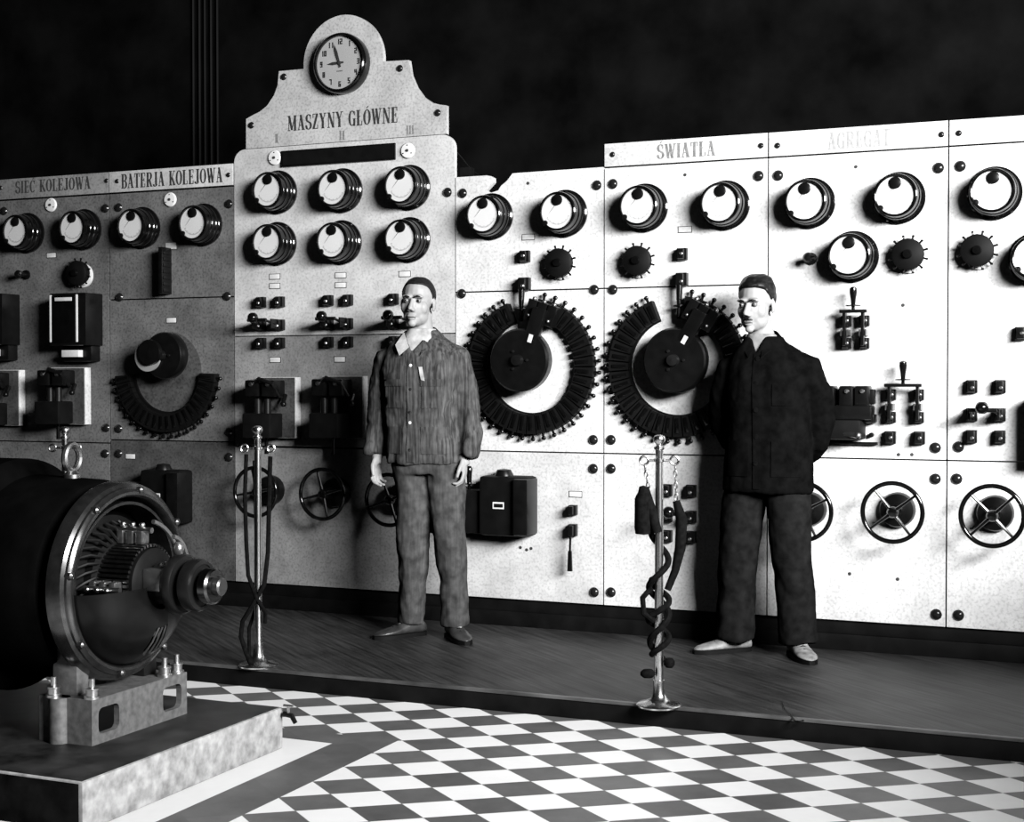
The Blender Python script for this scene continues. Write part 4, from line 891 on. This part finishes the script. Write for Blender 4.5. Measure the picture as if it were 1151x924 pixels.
def shoe(pos, yaw, m, parent, L=.285, hh=.0):
    """pos = heel-to-ball line centre under the ankle"""
    M = Matrix.Translation(Vector(pos)) @ Matrix.Rotation(yaw, 4, 'Z'); o = empty('shoe'); o.parent = parent; o.matrix_local = M
    R = []
    for y, w, h, z0 in ((.082,.012,.045,.022),(.078,.028,.062,.016),(.05,.036,.085,.014),(.015,.038,.098,.014),(-.02,.038,.088,.014),(-.06,.042,.066,.014),(-.10,.047,.052,.014),(-.14,.046,.044,.014),(-.175,.036,.036,.015),(-.195,.020,.028,.017),(-.203,.006,.022,.019)):
        R.append([Vector((w*math.copysign(abs(math.cos(a))**.8, math.cos(a)), y, z0+(h-z0)*.45+(h-z0)*(.55 if math.sin(a) > 0 else .45)*math.sin(a))) for a in np.linspace(0, 2*PI, 21)[:-1]])
    mb = MB(); mb.rings(R); mb.build('upper', m, o, angle=70)
    mb = MB(); out = [(0,.085),(.022,.080),(.036,.055),(.036,.0),(.040,-.05),(.047,-.10),(.045,-.145),(.033,-.185),(.012,-.206)]; out = out+[(-x, y) for x, y in out[::-1][:-1]]
    n = len(out); mb.add([(x, y, 0) for x, y in out]+[(x, y, .018) for x, y in out], [list(range(n))[::-1], list(range(n, 2*n))]+[(i, (i+1) % n, (i+1) % n+n, i+n) for i in range(n)]); mb.build('sole', MATTE, o)
    mb = MB()
    for k in range(4): y = -.035-k*.020; z = .083-k*.011; mb.tube([(-.016,y,z-.004),(0,y-.003,z+.003),(.016,y,z-.004)], .0022, 6)
    mb.build('laces', MATTE, o); return o
def ribbon(path, name, m, parent, th=.004):
    """path: list of (inner, outer) points"""
    vs = []; n = len(path)
    for a, b in path:
        a, b = Vector(a), Vector(b); vs += [a, b, b+Vector((0,0,-th))+(b-a).normalized()*0, a+Vector((0,0,-th))]
    mb = MB(); fs = [(0,1,2,3), ((n-1)*4+3, (n-1)*4+2, (n-1)*4+1, (n-1)*4)]
    for i in range(n-1):
        for k in range(4): a = i*4+k; b = i*4+(k+1) % 4; fs.append((a, b, b+4, a+4))
    mb.add(vs, fs); return mb.build(name, m, parent, angle=50)
def collar(parent, m, c, rx, ry, zb, zf, drop, wid, open_, name='collar', point=.03):
    P_ = []; n = 22; cx, cy = c
    for k in range(n+1):
        a = math.radians(-90+open_)+(2*PI-2*math.radians(open_))*k/n; t = (1+math.sin(a))/2     # t: 1 at the back
        z = zf+(zb-zf)*t**.7; w = wid+(point if k in (0, n) else point*.45 if k in (1, n-1) else 0)
        ca, sa = math.cos(a), math.sin(a)
        P_.append(((cx+rx*ca, cy+ry*sa, z), (cx+(rx+w*.75)*ca, cy+(ry+w*.8)*sa-(.01 if k in (0, n) else 0), z-drop-(point*.8 if k in (0, n) else 0))))
    return ribbon(P_, name, m, parent)
def eyes(M, parent, brow, y=-.0745):
    mb = MB(); mb.tube([(-.022,-.086,-.0785),(-.010,-.0935,-.0765),(0,-.0945,-.0775),(.010,-.0935,-.0765),(.022,-.086,-.0785)], [.0015,.003,.0032,.003,.0015], 8, M=M); mb.build('lips', mat('lip_skin', .07, .5), parent)
    for s in (-1, 1):
        mb = MB(); mb.ball((s*.031, y, .001), .0115, 16, M=M); e = mb.build('eye', mat('eye_white', .16, .3), parent)
        mb = MB(); mb.ball((s*.031-.001, y-.0078, .0005), .0058, 12, M=M); mb.build('iris', GLOSS, e)
        mb = MB(); mb.tube([(s*.012,-.0925,.017),(s*.028,-.0945,.0225),(s*.046,-.083,.018)], [.0035,.0045,.002], 8, M=M); mb.build('eyebrow', brow, parent)
# ---------------------------------------------------------------- man 1, striped work jacket
def man_one():
    p = on(487, 716); root = tag(empty('person', (p.x, p.y, PH), math.radians(5)), 'person in a streaked grey work jacket with open collar, arms hanging at the sides', 'person')
    S = Matrix.Scale(1, 4)
    tx = -.06
    mb = MB(); HM = Matrix.Translation((tx-.008, -.03, 1.635)) @ Matrix.Rotation(math.radians(4), 4, 'Z') @ Matrix.Rotation(math.radians(2), 4, 'Y') @ Matrix.Scale(1.02, 4)
    head(mb, HM)
    capsule(mb, [(tx,.02,1.42),(tx,.0,1.50),(tx-.004,-.005,1.57)], [.060,.057,.056], 18)
    ell(mb, [(tx+.03,0,.84,.13,.09),(tx+.02,0,.95,.155,.10),(tx+.01,0,1.1,.14,.095),(tx,0,1.25,.155,.10),(tx,0,1.36,.145,.085),(tx,.005,1.43,.10,.065),(tx,.01,1.47,.075,.055)])
    for s in (-1, 1):
        capsule(mb, [(tx+s*.14,0,1.37),(tx+s*.20,.02,1.13),(tx+s*.225,-.015,.885)], [.05,.038,.026])
        capsule(mb, [(tx*.4+s*.085,0,.90),(s*.10,-.01,.50),(s*.115,.0,.10)], [.085,.055,.033])
        capsule(mb, [(s*.115,.005,.08),(s*(.115+.04),-.05,.045)], [.030,.020])
    hand(mb, (tx+.228,-.02,.875), (0.05,-.12,-1), (-1,-.25,0), 38, thumb=-1)
    hand(mb, (tx-.228,-.02,.875), (-0.05,-.12,-1), (1,-.25,0), 30, thumb=1)
    me = remesh(mb, .0047, 3); shape_head(me, HM); body = finish(me, 'body', SKIN, root)
    HB = mat('dark_hair', .010, .6, var=.4, scale=80, spec=.15)
    def hl(p):
        y = p.y
        if y < -.03: return .079-.35*max(0, abs(p.x)-.03)
        if y < .0: return .079-(y+.03)*1.5-.35*max(0, abs(p.x)-.03)
        if y < .035: return -.012 if y < .008 else .022
        return -.055
    hair(body, HM, hl, lambda p: .0045, 'hair', HB, root)
    eyes(HM, root, HB)
    J = cloth_mat('striped_twill', .060, .5, var=.3); TR = cloth_mat('grey_trousers', .06, .15, var=.4); SH = cloth_mat('pale_shirt', .42, 0)
    mb = MB(); ell(mb, [(tx,-.004,1.20,.15,.108),(tx,-.004,1.34,.165,.108),(tx,.0,1.43,.135,.088),(tx,.0,1.48,.078,.066),(tx,.0,1.505,.070,.064)])
    finish(remesh(mb, .008, 4), 'shirt', SH, root)
    mb = MB(); ell(mb, [(tx+.02,0,.850,.200,.130),(tx+.02,0,.87,.203,.133),(tx+.015,0,.98,.196,.130),(tx+.005,0,1.12,.188,.128),(tx,-.004,1.28,.197,.130),(tx,0,1.37,.195,.118),(tx,.005,1.43,.165,.096),(tx,.01,1.475,.098,.075),(tx,.01,1.50,.082,.070)], p=2.5)
    for s in (-1, 1): mb.tube([(tx+s*.12,.005,1.385),(tx+s*.18,.01,1.36),(tx+s*.214,.02,1.25),(tx+s*.232,.022,1.12),(tx+s*.242,.005,1.0),(tx+s*.240,-.018,.885)], [.062,.070,.064,.060,.057,.052], 18)
    me = remesh(mb, .0085, 5)
    lo = lambda q: .5+1.1*max(0, min(1, (1.35-q.z)/.35))
    folds(me, .013, 9, 2.6, 3.1, lo); folds(me, .006, 20, 16, 9.7)
    bm = bmesh.new(); bm.from_mesh(me)
    V = lambda c: c.y < 0 and abs(c.x-tx+.004) < (c.z-1.385)*.62 and c.z > 1.385
    bmesh.ops.delete(bm, geom=[f for f in bm.faces if V(f.calc_center_median()) or f.calc_center_median().z > 1.497], context='FACES'); soften(bm); bm.to_mesh(me); bm.free()
    jk = finish(me, 'jacket', J, root); so = jk.modifiers.new('thickness', 'SOLIDIFY'); so.thickness = .004; so.offset = -1
    T = bvh(jk)
    collar(jk, J, (tx,.008), .076, .068, 1.520, 1.425, .03, .045, 20, 'collar', .035)
    # shirt collar flap, pale
    for s in (-1,):
        x0 = tx-.006
        mb = MB(); mb.prism([(x0+s*.012,1.405),(x0+s*.055,1.375+.03*(s > 0)),(x0+s*.082,1.425),(x0+s*.055,1.485)] if s > 0 else [(x0+s*.055,1.485),(x0+s*.085,1.425),(x0+s*.050,1.372),(x0+s*.010,1.412)], -.004, .0)
        o = mb.build('shirt_collar', SH, root); o.location = (0, -.128, 0); o.rotation_euler = (0, 0, 0)
        for v in o.data.vertices: v.co.y += (v.co.z-1.40)*.62+.10*abs(v.co.x-x0)*.5
    patch(T, [(tx-.018,.86),(tx+.016,.86),(tx+.010,1.385),(tx-.022,1.385)], .0025, 'placket', J, jk, 12)
    for sx, nm in ((-1, 0), (1, 1)):
        patch(T, [(tx+sx*.10-.052,1.225),(tx+sx*.10+.052,1.225),(tx+sx*.10+.052,1.258),(tx+sx*.10-.052,1.258)], .0035, 'pocket_flap', J, jk, 6)
        patch(T, [(tx+sx*.10-.048,1.12),(tx+sx*.10+.048,1.12),(tx+sx*.10+.048,1.235),(tx+sx*.10-.048,1.235)], .0005, 'pocket', J, jk, 6)
        patch(T, [(tx+sx*.115-.065,.90),(tx+sx*.115+.06,.90),(tx+sx*.115+.06,1.03),(tx+sx*.115-.065,1.03)], .0005, 'pocket', J, jk, 6)
    patch(T, [(tx+.052,1.255),(tx+.070,1.250),(tx+.052,1.318),(tx+.036,1.318)], .006, 'folded_paper', SH, jk, 4)
    for z in (1.325, 1.21, 1.10, 1.05, .92):
        h = T.ray_cast(Vector((tx-.004, -1, z)), Vector((0, 1, 0)))[0]
        if h: m = MB(); m.lathe([(0,0),(.0075,0),(.0075,.004),(0,.005)], c=(h.x, h.y-.004, h.z), seg=14, cap=False); m.build('button', TAGW if z in (1.325, 1.05) else NICKEL, jk)
    # trousers
    mb = MB(); ell(mb, [(tx+.02,0,1.0,.165,.115),(tx+.025,0,.92,.178,.122),(tx+.03,.0,.84,.182,.122),(tx+.03,0,.80,.175,.115)])
    mb.tube([(tx+.115,0,.88),(.072,-.005,.70),(.088,-.012,.50),(.100,.0,.28),(.112,.0,.06)], [.098,.098,.082,.070,.068], 20)
    mb.tube([(tx-.065,0,.88),(-.085,-.01,.70),(-.095,-.025,.50),(-.108,-.005,.28),(-.118,.0,.06)], [.098,.096,.080,.070,.068], 20)
    me = remesh(mb, .009, 4); folds(me, .014, 8, 4, 21.3, lambda q: .5+max(0, (.62-q.z))*1.2); folds(me, .006, 18, 12, 2.2)
    finish(me, 'trousers', TR, root)
    SM = mat('dark_leather', .035, .32, var=.5, scale=20)
    shoe((-.118,-.005,0), math.radians(-38), SM, root); shoe((.112,-.005,0), math.radians(38), SM, root)
man_one()
# ---------------------------------------------------------------- man 2, black jacket
def man_two():
    p = on(861, 735); root = tag(empty('person', (p.x, p.y, PH), math.radians(-2)), 'person in a buttoned black jacket, hands behind the back, beside the foreground brass post', 'person')
    tx = .005
    mb = MB(); HM = Matrix.Translation((tx-.045, -.045, 1.60)) @ Matrix.Rotation(math.radians(-10), 4, 'Z') @ Matrix.Rotation(math.radians(6), 4, 'X') @ Matrix.Scale(1.02, 4)
    head(mb, HM)
    capsule(mb, [(tx-.01,.02,1.38),(tx-.03,-.005,1.46),(tx-.042,-.018,1.53)], [.060,.058,.057], 18)
    ell(mb, [(tx,0,.80,.13,.09),(tx,0,.90,.155,.10),(tx,0,1.05,.15,.10),(tx,0,1.2,.155,.10),(tx,0,1.32,.14,.085),(tx-.005,.005,1.39,.095,.065),(tx-.02,.01,1.43,.07,.055)])
    for s in (-1, 1):
        capsule(mb, [(tx+s*.14,.01,1.31),(tx+s*.205,.07,1.09),(tx+s*.11,.175,.92),(tx+s*.06,.185,.90)], [.05,.038,.028,.026])
        capsule(mb, [(tx+s*.085,0,.86),(s*.125,-.015,.48),(s*.15,.0,.10)], [.085,.055,.033])
        capsule(mb, [(s*.15,.005,.08),(s*.19,-.045,.045)], [.030,.020])
    hand(mb, (tx+.06,.185,.90), (-1,.1,-.2), (0,1,0), 30, thumb=1); hand(mb, (tx-.075,.215,.89), (1,.1,-.25), (0,1,0), 30, thumb=-1)
    me = remesh(mb, .0047, 3); shape_head(me, HM); body = finish(me, 'body', SKIN, root)
    HB = mat('black_hair', .006, .4, var=.5, scale=80, spec=.25)
    def hl(p):
        y = p.y
        if y < -.03: return .074-.35*max(0, abs(p.x)-.03)
        if y < .0: return .074-(y+.03)*1.5-.35*max(0, abs(p.x)-.03)
        if y < .035: return -.02 if y < .008 else .022
        return -.06
    hair(body, HM, hl, lambda p: .006+.013*max(0, min(1, (p.z-.05)/.05)), 'hair', HB, root)
    eyes(HM, root, HB)
    mb = MB(); mb.tube([(-.024,-.088,-.066),(-.010,-.0985,-.060),(0,-.1,-.0585),(.010,-.0985,-.060),(.024,-.088,-.066)], [.003,.006,.0055,.006,.003], 8, M=HM); mb.build('moustache', HB, root)
    J = cloth_mat('black_wool', .004, 0, .8, var=.4); TR = cloth_mat('black_trousers', .010, 0, .5, var=.4)
    mb = MB(); ell(mb, [(tx-.02,.0,1.30,.12,.08),(tx-.02,.002,1.40,.085,.07),(tx-.028,.0,1.445,.070,.066),(tx-.032,-.002,1.465,.066,.064)]); finish(remesh(mb, .008, 4), 'shirt', cloth_mat('grey_shirt', .25, 0), root)
    mb = MB(); ell(mb, [(tx,0,.745,.205,.135),(tx,0,.765,.208,.138),(tx,0,.90,.200,.132),(tx,0,1.05,.188,.128),(tx,-.004,1.22,.192,.130),(tx,0,1.32,.188,.116),(tx-.005,.005,1.38,.155,.094),(tx-.018,.008,1.425,.098,.078),(tx-.025,.006,1.455,.082,.072)], p=2.5)
    for s in (-1, 1): mb.tube([(tx+s*.11,.005,1.325),(tx+s*.170,.015,1.305),(tx+s*.212,.04,1.20),(tx+s*.228,.07,1.07),(tx+s*.20,.115,.97),(tx+s*.135,.165,.90)], [.062,.073,.070,.066,.060,.052], 18)
    me = remesh(mb, .0085, 5); folds(me, .010, 8, 3, 33.1); folds(me, .004, 20, 14, 5.7)
    bm = bmesh.new(); bm.from_mesh(me); V = lambda c: c.y < 0 and abs(c.x-tx+.03) < (c.z-1.375)*.42 and c.z > 1.375
    bmesh.ops.delete(bm, geom=[f for f in bm.faces if V(f.calc_center_median()) or f.calc_center_median().z > 1.452], context='FACES'); soften(bm); bm.to_mesh(me); bm.free()
    jk = finish(me, 'jacket', J, root); so = jk.modifiers.new('thickness', 'SOLIDIFY'); so.thickness = .004; so.offset = -1; T = bvh(jk)
    collar(jk, J, (tx-.028,.004), .074, .070, 1.487, 1.405, .035, .038, 14, 'collar', .025)
    patch(T, [(tx-.028,.765),(tx+.004,.765),(tx-.006,1.375),(tx-.038,1.375)], .0025, 'placket', J, jk, 12)
    for sx in (-1, 1): patch(T, [(tx+sx*.115-.062,.82),(tx+sx*.115+.062,.82),(tx+sx*.115+.062,.98),(tx+sx*.115-.062,.98)], .0015, 'pocket', J, jk, 6)
    patch(T, [(tx+.055,1.14),(tx+.145,1.14),(tx+.145,1.235),(tx+.055,1.235)], .0015, 'pocket', J, jk, 6)
    for z in (1.35, 1.24, 1.12, 1.0, .88):
        h = T.ray_cast(Vector((tx-.016, -1, z)), Vector((0, 1, 0)))[0]
        if h: m = MB(); m.lathe([(0,0),(.011,0),(.011,.005),(0,.006)], c=(h.x, h.y-.004, h.z), seg=14, cap=False); m.build('button', BLACK, jk)
    mb = MB(); ell(mb, [(tx,0,.95,.165,.112),(tx,0,.85,.18,.12),(tx,0,.78,.185,.122),(tx,0,.745,.175,.112)])
    for s in (-1, 1): mb.tube([(tx+s*.092,0,.82),(s*.108,-.006,.66),(s*.122,-.018,.48),(s*.138,-.002,.28),(s*.148,.0,.062)], [.098,.100,.092,.086,.090], 20)
    me = remesh(mb, .009, 4); folds(me, .012, 7, 3.5, 51.3, lambda q: .5+max(0, (.6-q.z))*1.2); folds(me, .004, 16, 12, 8.2)
    finish(me, 'trousers', TR, root)
    SM = mat('dusty_leather', .24, .6, var=.5, scale=26)
    shoe((-.150,-.005,0), math.radians(-46), SM, root); shoe((.148,-.005,0), math.radians(32), SM, root)
man_two()
# ================================================================= LIGHT AND CAMERA
L = bpy.data.lights.new('window_light', 'AREA'); L.shape = 'RECTANGLE'; L.size = 3.6; L.size_y = 1.6; L.energy = 690; L.spread = math.radians(110)
lo = bpy.data.objects.new('window_light', L); col.objects.link(lo); lo.location = (3.5, -4.8, 3.3)
lo.rotation_euler = (Vector((-2.0, -.3, 1.1))-lo.location).to_track_quat('-Z', 'Y').to_euler()
W = bpy.data.worlds.new('world'); bpy.context.scene.world = W; W.use_nodes = True
W.node_tree.nodes['Background'].inputs[0].default_value = (1, 1, 1, 1); W.node_tree.nodes['Background'].inputs[1].default_value = .012
cd = bpy.data.cameras.new('camera'); cam = bpy.data.objects.new('camera', cd); col.objects.link(cam)
cd.sensor_width = 36; cd.lens = FPX/1151*36; cd.clip_end = 100
cam.matrix_world = Matrix((( Rt.x, Up.x, -Fw.x, CAM.x), (Rt.y, Up.y, -Fw.y, CAM.y), (Rt.z, Up.z, -Fw.z, CAM.z), (0,0,0,1)))
sc = bpy.context.scene; sc.camera = cam
sc.view_settings.view_transform = 'Standard'; sc.view_settings.look = 'None'; sc.view_settings.gamma = 1; sc.view_settings.use_curve_mapping = False
sc.view_settings.exposure = 0
sc.cycles.max_bounces = 8; sc.cycles.diffuse_bounces = 0; sc.cycles.use_denoising = True
